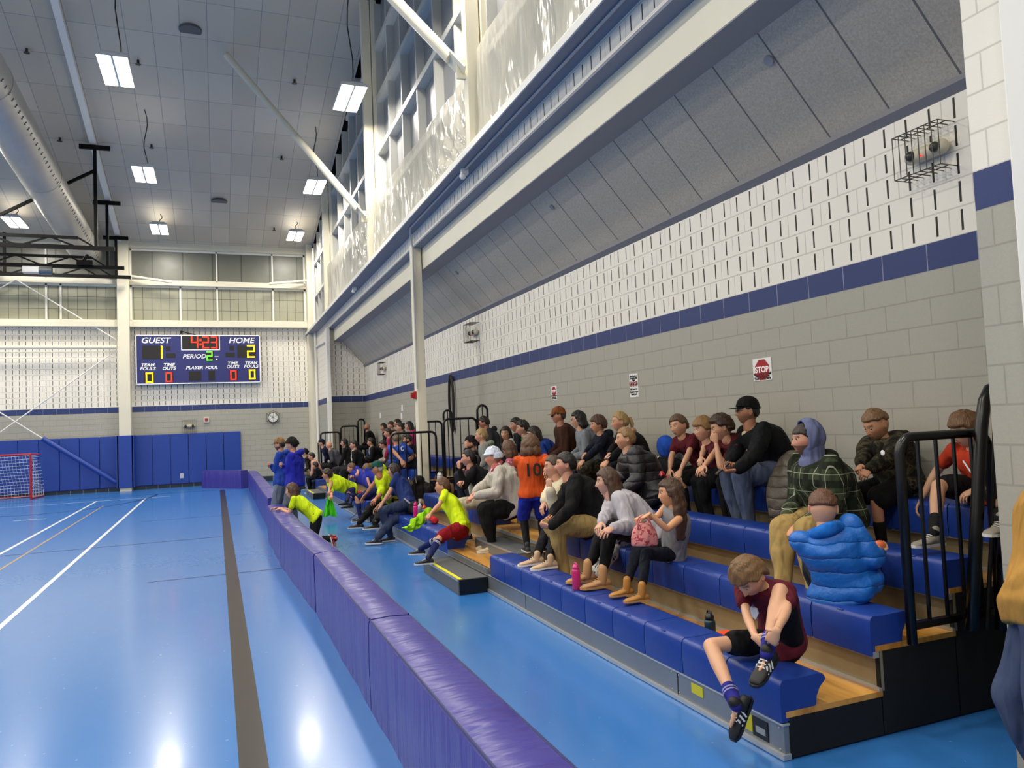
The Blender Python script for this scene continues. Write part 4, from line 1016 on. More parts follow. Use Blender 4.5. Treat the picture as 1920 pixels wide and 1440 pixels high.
def shoe(th, ank, d, s, m, sole_m, up=None, hi=False, name='shoe', stripes=None, sole_t=.018):
    d = nrm(d); up = V3(0, 0, 1) if up is None else nrm(up); up = nrm(up - d * (up @ d)); r = np.cross(d, up); k = s
    base = ank - up * .085 * k
    prof = [(-.075, .026, .045, .030), (-.06, .034, .058, .045), (-.02, .036, .075, .06), (.03, .037, .062, .052), (.08, .044, .042, .036), (.13, .048, .034, .028), (.17, .042, .027, .022), (.193, .026, .018, .015)]
    mb = MB(); secs = []
    for (t, w_, h_, _) in prof: secs.append((base + d * t * k + up * (h_ * .5 + .008) * k, r * w_ * k, up * h_ * .56 * k))
    mb.loft(secs, 14)
    mb.tube([ank + up * .035 * k * (2.2 if hi else .6) - d * .01 * k, ank - up * .04 * k], [.040 * k if hi else .036 * k, .042 * k], 12)
    o = rawobj(mb, name, m, th)
    sb = MB(); outl = [(-.083, .0), (-.07, .03), (-.02, .038), (.05, .040), (.12, .050), (.17, .046), (.2, .026), (.207, 0)]
    top = [base + d * t * k + r * w_ * k for t, w_ in outl] + [base + d * t * k - r * w_ * k for t, w_ in outl[::-1][1:-1]]
    n = len(top); vs = [q + up * .006 * k for q in top] + [q + up * (.006 - sole_t * 1.0) * k * 1. for q in top]
    vs = [q + up * (sole_t * .6) * k for q in vs]
    sb.add(vs, [tuple(range(n)), tuple(range(n, 2 * n))[::-1]] + [(i, (i + 1) % n, n + (i + 1) % n, n + i) for i in range(n)])
    so = sb.build('sole', sole_m); setparent(so, o)
    lm = stripes or sole_m
    lb = MB()
    for q in range(4): c = base + d * (.045 + .02 * q) * k + up * (.075 - .011 * q) * k; lb.tube([c - r * .022 * k, c + up * .004 * k, c + r * .022 * k], .003 * k, 5)
    lo_ = lb.build('laces', lm); setparent(lo_, o)
    if stripes:
        st = MB()
        for q in range(3):
            for sd in (-1, 1):
                c = base + d * (.035 + .028 * q) * k; wv = .040 * k
                st.bar(c + r * sd * (wv + .002 * k) + up * .016 * k, c + r * sd * (wv - .008 * k) - d * .02 * k + up * .058 * k, .011 * k, .006 * k, up=r)
        s2 = st.build('stripe', stripes); setparent(s2, o)
    return o
M_sclera = mat('eye white', '#bdb2a6', .35); M_iris = mat('dark iris', '#2b1c14', .2)
M_solew = mat('white rubber sole', '#dcdad4', .5); M_soleb = mat('black rubber sole', '#141414', .6); M_gum = mat('tan rubber sole', '#b98d5c', .6)
PEOPLE = []
def person(label, **k):
    g = k.get
    s = g('s', 1.); hs = g('hs', .9 + .1 * s if s > .85 else .93 * (.80 + .2 * s) / .9 if False else (.76 + .28 * s)); far = g('far', False)
    child = 1. if s < .86 else 0.
    yaw = g('yaw', 18.); lyaw = g('look', yaw); pit = g('pitch', 5.); roll = g('roll', 0.)
    br, bf, bu = frame(yaw); hr, hf, hu = frame(lyaw, pit, roll)
    row = g('row', None); H = np.array(g('head'), float)
    wf = g('w', 1.)                                                   # build
    if g('pelvis') is not None: P_ = np.array(g('pelvis'), float)
    else:
        x = ROWX[row - 1] + g('back', .17); z = SEATZ[row - 1] + .105 * s * (.6 + .4 * wf)
        P_ = V3(x, H[1] - bf[1] * .05 + g('dy', 0.), z)
    skin_m = skin(g('skin', '#c8977a'))
    N = H - hu * .128 * s * g('neck', 1.) - hf * .03 * s - V3(0, 0, .018)
    sp = nrm(N - P_); tor = np.linalg.norm(N - P_)
    th = thing('person', label, 'person', (P_[0], P_[1], g('base', P_[2])), g('group'))
    bdepth = nrm(bf - sp * (bf @ sp)); brr = nrm(np.cross(bdepth, sp))
    if brr @ br < 0: brr = -brr
    sh_y = g('shyaw')                                                 # shoulders may turn from hips
    if sh_y is not None: sr, sf, su = frame(sh_y); sr = nrm(sr - sp * (sr @ sp))
    else: sr = brr; 
    sfw = nrm(np.cross(sp, sr)); 
    if sfw @ bdepth < -.2: sfw = -sfw
    hunch = g('hunch', .045)
    def spine(t):
        mid = (P_ + N) / 2 - bdepth * hunch * 1.4 * (tor / .5)
        return (1 - t) ** 2 * P_ + 2 * t * (1 - t) * mid + t * t * N
    def torso(mb, off=0., t0=-.12, t1=1., hemflare=0.):
        prof = [(-.20, .150, .112), (-.12, .165, .118), (0, .172, .122), (.15, .158, .115), (.35, .148, .108), (.55, .160, .114), (.72, .175, .118), (.86, .176, .104), (.95, .135, .082), (1.0, .078, .068)]
        secs = []
        for t, a, b in prof:
            if t < t0 or t > t1: continue
            c = spine(max(t, 0)) + (sp * 0 if t >= 0 else (-V3(0, 0, 1) * (-t) * .5 * s))
            u = nrm(brr * (1 - max(t, 0)) + sr * max(t, 0)); v = nrm(np.cross(u, sp))
            kk = s * (wf if t < .8 else (1 + (wf - 1) * .5)); fl = hemflare if t < .1 else 0
            belly = g('belly', 0.) * math.exp(-((t - .25) / .3) ** 2)
            secs.append((c + bdepth * belly * .6 * s, u * (a * kk + off + fl), v * (b * kk + off + fl + belly * s)))
        mb.loft(secs, 20)
    SHW = .18 * s * (1 + (wf - 1) * .6)
    shc = spine(.92) ; shp = {1: shc + sr * SHW, -1: shc - sr * SHW}
    hipP = {q: P_ + brr * q * .088 * s * wf for q in (1, -1)}
    ls_ = g('ls', 1.); LT, LS, LA, LF = .435 * s * ls_, .43 * s * ls_, .285 * s, .25 * s
    fz = g('footz')
    if fz is None: fz = (DECKZ[row - 2] if row and row > 1 else 0.)
    knees = {}; ank = {}; fdir = {}
    feet = g('feet', {}); kn = g('knees', {}); fd = g('fdir', {})
    for q in (1, -1):
        if q in feet and feet[q] is not None: A = np.array(feet[q], float)
        else:
            A = P_ + bf * (LT * .98 + g('fwd', -.06)) + br * q * g('stance', .12) * s; A[2] = fz + .088 * s
        pole = kn[q] if q in kn else bf * .8 + V3(0, 0, 1) + br * q * .12
        K, A2 = ik(hipP[q], A, LT, LS, np.array(pole, float)); knees[q] = K; ank[q] = A2
        f_ = fd.get(q, None); fdir[q] = nrm(np.array(f_, float)) if f_ is not None else nrm(bf + br * q * .15)
    # arms
    el = {}; wr = {}; hd_ = g('hands', {})
    for q in (1, -1):
        if q in hd_ and hd_[q] is not None: T = np.array(hd_[q], float)
        else: T = knees[q] * .72 + hipP[q] * .28 + V3(0, 0, .085 * s) + br * (-q) * .02
        pole = g('elbows', {}).get(q, V3(0, 0, -1) * 1.0 + br * q * .55 - bf * .35)
        E_, W_ = ik(shp[q], T, LA, LF, np.array(pole, float)); el[q] = E_; wr[q] = W_
    # ---- body (one continuous skin)
    cov = g('top', ('long', ''))[0]; ca_ = {'long': .72, 'short': .88}.get(cov, 1.); cl_ = .74 if (g('bottom', ('long', ''))or('x',))[0] in ('long', 'tight', 'baggy') else 1.; cf_ = .72 if cov == 'long' else 1.
    mb = MB(); torso(mb, -.022)
    nb = N + hf * .012 * s; mb.tube([N - sp * .04 * s, nb, H - hu * .05 * s - hf * .015 * s], [.062 * s, .056 * s * (.9 + .1 * wf), .053 * s], 14)
    aw = .9 + .1 * wf if wf > 1 else wf
    for q in (1, -1):
        mb.tube([shp[q], shp[q] * .5 + el[q] * .5, el[q]], [.048 * s * aw * ca_, .043 * s * aw * ca_, .036 * s * aw * cf_], 10)
        mb.tube([el[q], el[q] * .65 + wr[q] * .35, wr[q]], [.036 * s * aw * cf_, .038 * s * aw * cf_, .0235 * s], 10)
        mb.tube([hipP[q], hipP[q] * .5 + knees[q] * .5, knees[q]], [.074 * s * aw * min(1, cl_ + .1) * .9, .066 * s * aw * cl_, .052 * s * cl_], 12)
        c_ = knees[q] * .68 + ank[q] * .32; bk = nrm(np.cross(np.cross(knees[q] - hipP[q], ank[q] - knees[q]), ank[q] - knees[q]))
        mb.tube([knees[q], c_ , knees[q] * .25 + ank[q] * .75, ank[q]], [.051 * s * cl_, .052 * s * cl_, .036 * s * cl_, .032 * s * cl_], 12)
        mb.tube([ank[q] - V3(0, 0, .03 * s), ank[q] - V3(0, 0, .045 * s) + fdir[q] * .09 * s], [.022 * s, .014 * s], 8)
    body = bake(mb, 'body', skin_m, None, voxel=.016 if far else .011, smooth=4)
    # head and hands joined into the same mesh
    D, F = (DL, FL_) if far else (DH, FH)
    HP = head_pt(D, child) * hs; R3 = np.stack([hr, hf, hu], 1); HW = HP @ R3.T + H
    me = body.data; n0 = len(me.vertices); co = np.empty(n0 * 3); me.vertices.foreach_get('co', co)
    f0 = [tuple(p_.vertices) for p_ in me.polygons]
    hb = MB(); hb.add([tuple(v) for v in co.reshape(-1, 3)], f0); nb0 = len(hb.v)
    hb.add([tuple(v) for v in HW], F); nh = len(hb.v)
    for q in (1, -1):                                                 # ears
        c = H + (hr * q * .074 + hf * -.012 + hu * -.002) * hs
        hb.loft([(c - hr * q * .006, hf * .012 * hs, hu * .024 * hs), (c + hr * q * .006 * hs, hf * .017 * hs - hr * q * .006 * hs, hu * .031 * hs), (c + hr * q * .011 * hs - hf * .004 * hs, hf * .014 * hs - hr * q * .006 * hs, hu * .028 * hs), (c + hr * q * .0075 * hs, hf * .007 * hs, hu * .018 * hs)], 12)
    ho = g('hdir', {}); hc = g('curl', {})
    for q in (1, -1):
        fa = nrm(wr[q] - el[q]); d_ = nrm(np.array(ho[q][0], float)) if q in ho else nrm(fa + V3(0, 0, -.35) + bf * .2)
        n_ = np.array(ho[q][1], float) if q in ho else V3(0, 0, -1) + br * (-q) * .4
        # thumb side: inward (towards the other hand) for palm-down hands
        dn = nrm(d_); nn = nrm(n_ - dn * (n_ @ dn)); u_ = np.cross(dn, nn); sd = g('thumb', {}).get(q, 1 if u_ @ (br * -q) > 0 else -1)
        hand_mb(hb, wr[q] + fa * .012 * s, d_, n_, s * (.97 if child else 1.) * (1. + g('hsz', 0)), sd, hc.get(q, .42) if isinstance(hc, dict) else hc)
    me2 = bpy.data.meshes.new('body'); me2.from_pydata(hb.v, [], hb.f); me2.update(); me2.shade_smooth(); me2.materials.append(skin_m)
    ca = me2.color_attributes.new('tint', 'FLOAT_COLOR', 'POINT'); tint = np.ones((len(hb.v), 4))
    dz_, dx_, dy_ = D[:, 2], np.abs(D[:, 0]), D[:, 1]
    front = dy_ > .2; T_ = np.ones((len(D), 4))
    lip = front & (np.abs(dz_ + .55) < .085) & (dx_ < .26); T_[lip, :3] = (.88, .55, .52)
    T_[front & (np.abs(dz_ + .55) < .022) & (dx_ < .26), :3] = (.4, .22, .2)
    bw = srgb(g('hair', '#4a3322')); sk = srgb(g('skin', '#c8977a')); brow = front & (np.abs(dz_ - .255 + .12 * (dx_ - .35) ** 2) < .04) & (dx_ > .14) & (dx_ < .62)
    T_[brow, :3] = [max(.12, min(1, .5 * (bw[i] / sk[i]) + .25)) for i in range(3)]
    eye = front & (np.abs(dz_ - .085) < .06) & (np.abs(dx_ - .40) < .13); T_[eye, :3] = (.5, .38, .34) if not far else (.3, .22, .2)
    cheek = front & (np.abs(dz_ + .2) < .2) & (dx_ > .3); T_[cheek & ~eye, :3] *= (1.0, .9, .88)
    if g('beard'):
        bd = ((dz_ < -.33) & (dy_ > -.25) & (dz_ > -1.0)) & ~lip; bc = srgb(g('beard')); T_[bd, :3] = [min(1, bc[i] / sk[i] * .9 + .12) for i in range(3)]
    tint[nb0:nh] = T_; ca.data.foreach_set('color', tint.ravel())
    bm = bmesh.new(); bm.from_mesh(me2); bmesh.ops.recalc_face_normals(bm, faces=bm.faces); bm.to_mesh(me2); bm.free()
    body.data = me2; body.name = 'body'; setparent(body, th)
    if not far:
        for q in (1, -1):
            c = H + (hr * q * .0305 + hf * .0690 + hu * .0095) * hs
            e = rawobj(MB().sphere(c, .0118 * hs, 14, 10), 'eye', M_sclera, th)
            gz = g('gaze', hf); gz = nrm(np.array(gz, float) * 1.0); ib = MB(); ib.sphere(c + gz * .0066 * hs, .0074 * hs, 10, 8); io = ib.build('iris', M_iris); setparent(io, e)
    vx = .018 if far else .0125
    sd = int(abs(P_[1] * 97 + P_[0] * 31)) % 1000
    # ---- trousers / shorts
    bot = g('bottom', ('long', '#1b1c22'));
    if bot:
        bm_ = cloth(bot[1], *(bot[2:] if len(bot) > 2 else ())); pb = MB(); kb = .012 * (1 if bot[0] != 'tight' else .3)
        loose = {'long': 1., 'tight': .25, 'short': 1.35, 'baggy': 1.6}[bot[0]]
        torso(pb, .012, -.25, .16)
        for q in (1, -1):
            hp, kq, aq = hipP[q], knees[q], ank[q]; o_ = .012 * loose
            if bot[0] == 'short':
                e = hp * (1 - g('shortlen', .86)) + kq * g('shortlen', .86); d_ = nrm(kq - hp)
                pb.tube([hp, hp * .5 + e * .5, e], [.095 * s * wf + .004, .090 * s * wf + .008, .084 * s * wf + .01], 14)
            else:
                lo = aq + nrm(kq - aq) * (.10 if len(g('shoes', ())) > 2 and g('shoes')[2] == 'boot' else .015) * s
                pb.tube([hp, hp * .5 + kq * .5, kq], [.088 * s * wf + o_, .078 * s * wf + o_, .060 * s * wf + o_], 14)
                pb.tube([kq, kq * .68 + aq * .32, kq * .25 + aq * .75, lo], [.060 * s * wf + o_, .056 * s * wf + o_, .044 * s + o_ * 1.3, .040 * s + o_ * 1.35], 14)
        bake(pb, 'shorts' if bot[0] == 'short' else 'trousers', bm_, th, vx, 2, .010 if loose > .5 else .005, sd)
    # ---- top
    top = g('top', ('long', '#333333'))
    tm = cloth(top[1], *(top[2:] if len(top) > 2 else ())); tb = MB(); puf = g('puff', 0.)
    tk = .021 + puf
    torso(tb, tk, g('hem', -.14), 1.0, g('flare', .008))
    for q in (1, -1):
        if top[0] == 'tank': continue
        a, e, w_ = shp[q], el[q], wr[q]
        if top[0] == 'short':
            c = a * .42 + e * .58; tb.tube([a, a * .6 + c * .4, c], [.062 * s * wf ** .5, .060 * s * wf ** .5, .058 * s * wf ** .5], 12)
        else:
            ex = .012 + puf * .8
            tb.tube([a - sr * q * .005, a * .5 + e * .5, e], [.055 * s * aw + ex, .050 * s * aw + ex, .042 * s * aw + ex], 12)
            w2 = w_ - nrm(w_ - e) * .012; tb.tube([e, e * .6 + w2 * .4, w2], [.042 * s * aw + ex, .042 * s * aw + ex, .029 * s + ex * .8], 12)
    if g('collar', True):
        c = N + V3(0, 0, .0); rr = .068 * s; tb.tube([c + (sfw * math.cos(a) + sr * math.sin(a)) * rr - sp * (.012 - .02 * math.cos(a) * -1) for a in np.linspace(0, 6.283, 14)], .017 * s, 8, rnd=False)
    if g('hood'):
        c = N - bf * .05 * s + V3(0, 0, -.01); hm = g('hoodm')
        pts = [c + (-bf * math.cos(a) * .075 + sr * math.sin(a) * .105) * s + V3(0, 0, .025 * s * math.cos(a)) for a in np.linspace(-2.3, 2.3, 13)]
        rad = [(.026 + .032 * math.cos(a / 1.6) ** 2) * s for a in np.linspace(-2.3, 2.3, 13)]
        if g('hood') is True: tb.tube(pts, rad, 10)
        else:
            hb_ = MB(); hb_.tube(pts, rad, 10); bake(hb_, 'hood', cloth(g('hood')), th, vx, 3, .006, sd + 3)
    bake(tb, g('topname', 'shirt' if top[0] != 'long' else 'jacket'), tm, th, vx, 3, g('foldamp', .011), sd + 1)
    if g('inner'):
        ib = MB(); c = spine(.75); 
        for q in (0,):
            a = N + sfw * .07 * s - V3(0, 0, .01); b_ = spine(.35) + bdepth * (.135 * s * wf + .0)
            ib.tube([a, (a + b_) / 2 + bdepth * .035 * s, b_], [(.03 * s, .03 * s), (.028 * s, .03 * s), (.02 * s, .03 * s)], 10)
        rawobj(ib, 'inner_shirt', cloth(g('inner')), th)
    # ---- socks, shoes
    sk_ = g('socks')
    if sk_:
        for q in (1, -1):
            b = MB(); t_ = ank[q] * (1 - sk_[1]) + knees[q] * sk_[1]
            n_ = 5; pts = [ank[q] - V3(0, 0, .03 * s) * 0 + (t_ - ank[q]) * i / n_ for i in range(n_ + 1)]; rad = [(.036 + (.052 - .036) * min(1, (i / n_) * sk_[1] / .65)) * s + .004 for i in range(n_ + 1)]
            b.tube(pts, rad, 14); so = rawobj(b, 'sock', cloth(sk_[0]), th)
            if len(sk_) > 2: 
                b2 = MB(); d_ = nrm(t_ - ank[q])
                for w_ in (.012, .032): b2.tube([t_ - d_ * w_ * s, t_ - d_ * (w_ + .009) * s], [rad[-1] + .003] * 2, 14, rnd=False)
                s2 = b2.build('sock_stripe', cloth(sk_[2])); setparent(s2, so)
    sh = g('shoes', ('#1a1a1c', 'w'))
    if sh:
        for q in (1, -1):
            shoe(th, ank[q], fdir[q], s * 1.0, mat('shoe ' + sh[0], sh[0], .6), {'w': M_solew, 'b': M_soleb, 'g': M_gum}[sh[1]], up=g('fup', {}).get(q), hi=len(sh) > 2 and sh[2] == 'boot', name='boot' if len(sh) > 2 and sh[2] == 'boot' else 'shoe', stripes=mat('white stripe', '#e6e6e6', .5) if len(sh) > 2 and sh[2] == 'stripes' else None)
    # ---- hair and hats (same head form, swelled, sunk into the head outside its area)
    hc_ = g('hair', '#4a3322'); st = g('style', 'short')
    DD, FF = (DL, FL_) if far else (DH, FH)
    def shell(fn, name, m, seed=0, rough=0.):
        base = head_pt(DD, child); amt = fn(DD[:, 0], DD[:, 1], DD[:, 2])
        if rough:
            q = DD @ np.random.default_rng(seed).normal(size=(3, 6)) * 9; amt = amt + rough * np.sin(q).mean(1) * (amt > 0)
            q = DD @ np.random.default_rng(seed + 1).normal(size=(3, 6)) * 24; amt = amt + rough * .5 * np.sin(q).mean(1) * (amt > 0)
        Pn = base + DD / np.linalg.norm(base, axis=1)[:, None] * .1 * amt[:, None]
        W_ = (Pn * hs) @ R3.T + H; b = MB(); b.add([tuple(v) for v in W_], FF); return rawobj(b, name, m, th)
    sm = lambda v, e0, e1: np.clip((v - e0) / (e1 - e0), 0, 1) ** 2 * (3 - 2 * np.clip((v - e0) / (e1 - e0), 0, 1))
    def hairline(x, y, z, low=-.55, fr_=.46, side=.05, th_=.020):
        lim = np.where(y > .55, fr_, np.where(y > -.15, side + (fr_ - side) * sm(y, .25, .6), low + (side - low) * sm(y, -.5, -.12)))
        return -.03 + (th_ + .03) * sm(z - lim, -.06, .10)
    if st not in ('none', 'bald'):
        thk = g('hthick', .018)
        if g('hat'): thk = .008
        if st in ('short', 'fade'): shell(lambda x, y, z: hairline(x, y, z, -.45 if st == 'short' else .05, g('fringe', .46), .1 if st == 'short' else .32, thk), 'hair', hairm(hc_), sd, g('messy', .006))
        elif st == 'bowl': shell(lambda x, y, z: hairline(x, y, z, -.5, g('fringe', .3), -.05, thk + .006), 'hair', hairm(hc_), sd, .008)
        elif st == 'pulled': shell(lambda x, y, z: hairline(x, y, z, -.5, .5, .12, .012), 'hair', hairm(hc_), sd, .006)
        else: shell(lambda x, y, z: hairline(x, y, z, -.8, .42, -.25, thk), 'hair', hairm(hc_), sd, .007)
        hp = lambda x, y, z: H + (hr * x + hf * y + hu * z) * hs
        if st == 'long' or st == 'bob':
            L = g('hlen', .42 if st == 'long' else .17); b = MB(); dn = V3(0, 0, -1)
            for x0, y0 in ((0, -.075), (-.05, -.06), (.05, -.06), (-.07, -.025), (.07, -.025)):
                a = hp(x0, y0, .03); c1 = hp(x0 * 1.1, y0 * 1.15 - .005, -.07); c2 = c1 + dn * L * .5 - bf * .01 - sr * 0 + br * x0 * .2 - bf * g('hback', .0); c3 = c1 + dn * L - bf * g('hback', 0.) * 1.6
                b.tube([a, c1, c2, c3], [.035 * hs, (.040 if st == 'long' else .044) * hs, .036 * hs, .018 * hs], 10)
            bake(b, 'long_hair', hairm(hc_), th, vx * .9, 3, .008, sd + 5, .5)
        if st == 'bun' or g('bun'): rawobj(MB().sphere(hp(0, -.085, .075 if not g('bunlow') else -.01), (.042 * hs, .042 * hs, .038 * hs), 14, 10), 'hair_bun', hairm(hc_), th)
        if st == 'pony' or g('pony'):
            a = hp(0, -.098, .03); L = g('hlen', .2); b = MB(); b.tube([a + hf * .02, a - hf * .03 - hu * .01, a - hf * .045 * hs - hu * L * .5, a - hf * .03 - hu * L], [.016, .026, .024, .008], 10); rawobj(b, 'ponytail', hairm(hc_), th)
    hat = g('hat')
    if hat:
        hm = cloth(hat[1], *(hat[2:] if len(hat) > 2 and hat[0] != 'cap' else ()))
        if hat[0] == 'beanie':
            shell(lambda x, y, z: -.06 + .092 * sm(z - np.where(y > 0, .22, -.12), -.04, .03) + .012 * sm(z, .55, 1.) - .006 * sm(z, .38, .42), 'beanie', hm, sd, .004)
        elif hat[0] == 'cap':
            o = shell(lambda x, y, z: -.06 + .080 * sm(z - np.where(y > 0, .33, .16), -.04, .02) + .014 * sm(z, .4, .8), 'cap', hm, sd, 0)
            b = MB(); cols = 9; ring = []
            sgn = g('capdir', 1)
            for i in range(cols):
                a = -1.15 + 2.3 * i / (cols - 1); ins = V3(.072 * math.sin(a), .078 * math.cos(a) * sgn - .004, .046); ou = V3(.078 * math.sin(a), (.084 * math.cos(a) + .078 * math.cos(a) ** .7) * sgn, .034 - .004 * math.cos(a)); ring.append((ins, ou))
            pts = []
            for i_, o_ in ring: pts += [i_, o_]
            vs = [H + R3 @ (p_ * hs) for p_ in pts]; n = len(vs); vs2 = [v - hu * .005 for v in vs]
            fs = []
            for i in range(cols - 1): a = 2 * i; fs += [(a, a + 1, a + 3, a + 2), (n + a, n + a + 2, n + a + 3, n + a + 1), (a + 1, n + a + 1, n + a + 3, a + 3)]
            b.add(vs + vs2, fs); bo = b.build('brim', cloth(hat[2]) if len(hat) > 2 else hm); setparent(bo, o)
        elif hat[0] == 'hoodup':
            b = MB()
            b.add([tuple(v) for v in ((head_pt(DL, 0) * 1.26 + V3(0, -.014, .004)) * hs) @ R3.T + H], FL_)
            hh = bake(b, 'hood', hm, None, .012, 2)
            # open the hood around the face, fall to the shoulders
            me = hh.data; bm = bmesh.new(); bm.from_mesh(me)
            dele = [v for v in bm.verts if (np.array(v.co) - H) @ hf > g('hoodcut', .028) * hs and abs((np.array(v.co) - H) @ hu) < 9]
            bmesh.ops.delete(bm, geom=dele, context='VERTS'); bm.to_mesh(me); bm.free(); so = hh.modifiers.new('solid', 'SOLIDIFY'); so.thickness = .012; so.offset = 0; setparent(hh, th)
            b = MB(); b.tube([H - hu * .06 - hf * .035, N - bf * .02 + V3(0, 0, .02), N - V3(0, 0, .03)], [.09, .085, .095], 14); bake(b, 'hood_collar', hm, th, .013, 3, .008, sd)
    if g('glasses'):
        b = MB(); 
        for q in (1, -1):
            c = H + (hr * q * .031 + hf * .094 + hu * .008) * hs; b.tube([c + (hr * math.cos(a) * .021 + hu * math.sin(a) * .015) * hs for a in np.linspace(0, 6.283, 14)], .002 * hs, 5, rnd=False)
            b.tube([c + hr * q * .02 * hs, H + (hr * q * .078 + hf * -.01 + hu * .012) * hs], .002 * hs, 5, rnd=False)
        b.tube([H + (hr * .011 + hf * .097 + hu * .010) * hs, H + (hr * -.011 + hf * .097 + hu * .01) * hs], .002 * hs, 5, rnd=False)
        if g('glasses') == 'dark':
            for q in (1, -1): b.sphere(H + (hr * q * .031 + hf * .092 + hu * .008) * hs, (.019 * hs, .019 * hs, .014 * hs), 10, 8)
        rawobj(b, 'glasses', mat('spectacle frame', '#141416', .3), th)
    info = dict(th=th, P=P_, H=H, N=N, hr=hr, hf=hf, hu=hu, br=br, bf=bf, sr=sr, sf=sfw, sp=sp, wr=wr, el=el, kn=knees, ank=ank, spine=spine, s=s, hs=hs, sh=shp, bdepth=bdepth, R3=R3)
    PEOPLE.append(info); return info
def folded(P_, yaw, s=1.):
    br, bf, bu = frame(yaw); return {q: P_ + bf * .20 * s + br * (-q) * .09 * s + V3(0, 0, .27 * s + .03 * q) for q in (1, -1)}
def bust_text(inf, txt, size, t, off, side, m, back=False, name='shirt_print', sh=0.):
    d = -inf['bdepth'] if back else inf['bdepth']; up = inf['sp']; rx = np.cross(up, d); rx = nrm(rx)
    o = inf['spine'](t) + d * off + rx * side
    return text_mesh(txt, size, name, m, o, rx, up, inf['th'], bold=.004, depth=.004)

def stand(label, H, s=1., ground=0., yaw=15., lean=0., gap=.11, **k):
    H = np.array(H, float); br, bf, bu = frame(yaw); P_ = H - V3(0, 0, .70 * s) - bf * (.04 + lean)
    P_ = P_ + np.array(k.pop('poff', (0., 0., 0.)))
    if 'pz' in k: P_[2] = k.pop('pz')
    else: P_[2] = ground + .93 * s
    ft = {q: V3(*(P_[:2] + br[:2] * q * gap * s + bf[:2] * .02), ground + .088 * s) for q in (1, -1)}
    ft.update(k.pop('feet', {})); kn = {q: bf + br * q * .1 for q in (1, -1)}; kn.update(k.pop('knees', {}))
    hd = {q: P_ + br * q * .25 * s + bf * .06 + V3(0, 0, -.08 * s) for q in (1, -1)}; hk = k.pop('hands', {}); hd.update(folded(P_, yaw, s) if isinstance(hk, str) else hk)
    if isinstance(hk, str): k['hdir'] = {q: (br * (-q) + V3(0, 0, .25 * q), -bf) for q in (1, -1)}; k['curl'] = .5
    eb = {q: -bf * .6 + br * q * .5 - V3(0, 0, .2) for q in (1, -1)}; eb.update(k.pop('elbows', {}))
    return person(label, head=H, pelvis=P_, s=s, yaw=yaw, feet=ft, knees=kn, hands=hd, elbows=eb, base=ground, hunch=.01, **k)

def drape(name, label, top, wt, wb, h, side, folds, m, cat, group=None, thick=.004, lean=None, seed=1, crumple=.0):
    """a small cloth hanging from top; side is the direction of its width"""
    rs = np.random.default_rng(seed); side = nrm(np.array(side, float)); nn = np.cross(side, V3(0, 0, 1)); lean = V3(0, 0, 0) if lean is None else np.array(lean, float)
    nu, nv = 40, 26; vs = []; fs = []; ph = rs.uniform(0, 6, 4)
    for j in range(nv + 1):
        v = j / nv; w = wt + (wb - wt) * v ** .8
        for i in range(nu + 1):
            u = i / nu - .5; hem = .04 * h * math.sin(7 * u + ph[0]) * v
            d = (.018 + .05 * (1 - v) * crumple + .012) * math.sin(folds * u * 6.28 + ph[1] + 1.2 * v) + .010 * math.sin(17 * u + 9 * v + ph[2])
            vs.append(np.array(top) + side * w * u + nn * d * (.35 + v * .65) + V3(0, 0, -h * v - hem) + lean * v * v + V3(0, 0, crumple * .04 * math.sin(11 * v + 6 * u)))
    for j in range(nv):
        for i in range(nu): a = j * (nu + 1) + i; fs.append((a, a + 1, a + nu + 2, a + nu + 1))
    o = MB().add(vs, fs).build(name, m, smooth=True, loc=tuple(top)); md = o.modifiers.new('s', 'SOLIDIFY'); md.thickness = thick
    return tag(o, label, cat, group)
# ------------------------------------------------------------------ the spectators and players
def seatY(px, py, X): return PX(px, py, X)[1]
BLK = '#101013'
# --- nearest people
Hs = PX(1404, 1082, 2.80); Ps = V3(2.98, PX(1462, 1225, 2.95)[1], .42 + .085)
kR = PX(1330, 1225, 2.60); aR = PX(1380, 1322, 2.50); aL = PX(1437, 1226, 2.62)
shoe_boy = person('boy in maroon shirt and black shorts on the lowest seat bending to tie his cleat', head=Hs, pelvis=V3(3.05, 3.63, .505), s=.86, ls=1.12, w=.85, yaw=-22, look=-12, pitch=52, neck=.95,
    top=('short', '#5a1526'), bottom=('short', '#0e0e12'), shortlen=.62, hair='#6e5030', style='short', fringe=.36, hthick=.024, skin='#d3a283', feet={1: aR, -1: aL}, knees={1: V3(-1, .35, .25), -1: V3(-.35, -.3, 1.)},
    hands={1: PX(1423, 1222, 2.60), -1: PX(1452, 1203, 2.56)}, elbows={1: V3(-.2, .7, -.7), -1: V3(.7, -.9, -.3)}, hdir={1: (V3(.35, -.8, -.35), V3(.8, .4, -.2)), -1: (V3(-.15, .45, -.8), V3(.7, .3, .1))}, curl={1: .8, -1: .55}, fdir={1: V3(-.45, .1, -.85), -1: V3(-.72, -.25, -.35)}, fup={1: V3(-.8, 0, .45), -1: V3(-.4, -.2, 1)},
    socks=('#2b2a86', .26, '#8f90c8'), shoes=('#121214', 'b', 'stripes'), hunch=.15, collar=True, gaze=(-.4, 0, -.9))
q = shoe_boy; o_ = q['spine'](.62) + q['bdepth'] * .148 + q['sr'] * .065; X_ = q['sr']; Z_ = q['sp']; cr = MB(); pts = [(-.032, .03), (0, .038), (.032, .03), (.03, -.005), (0, -.045), (-.03, -.005)]
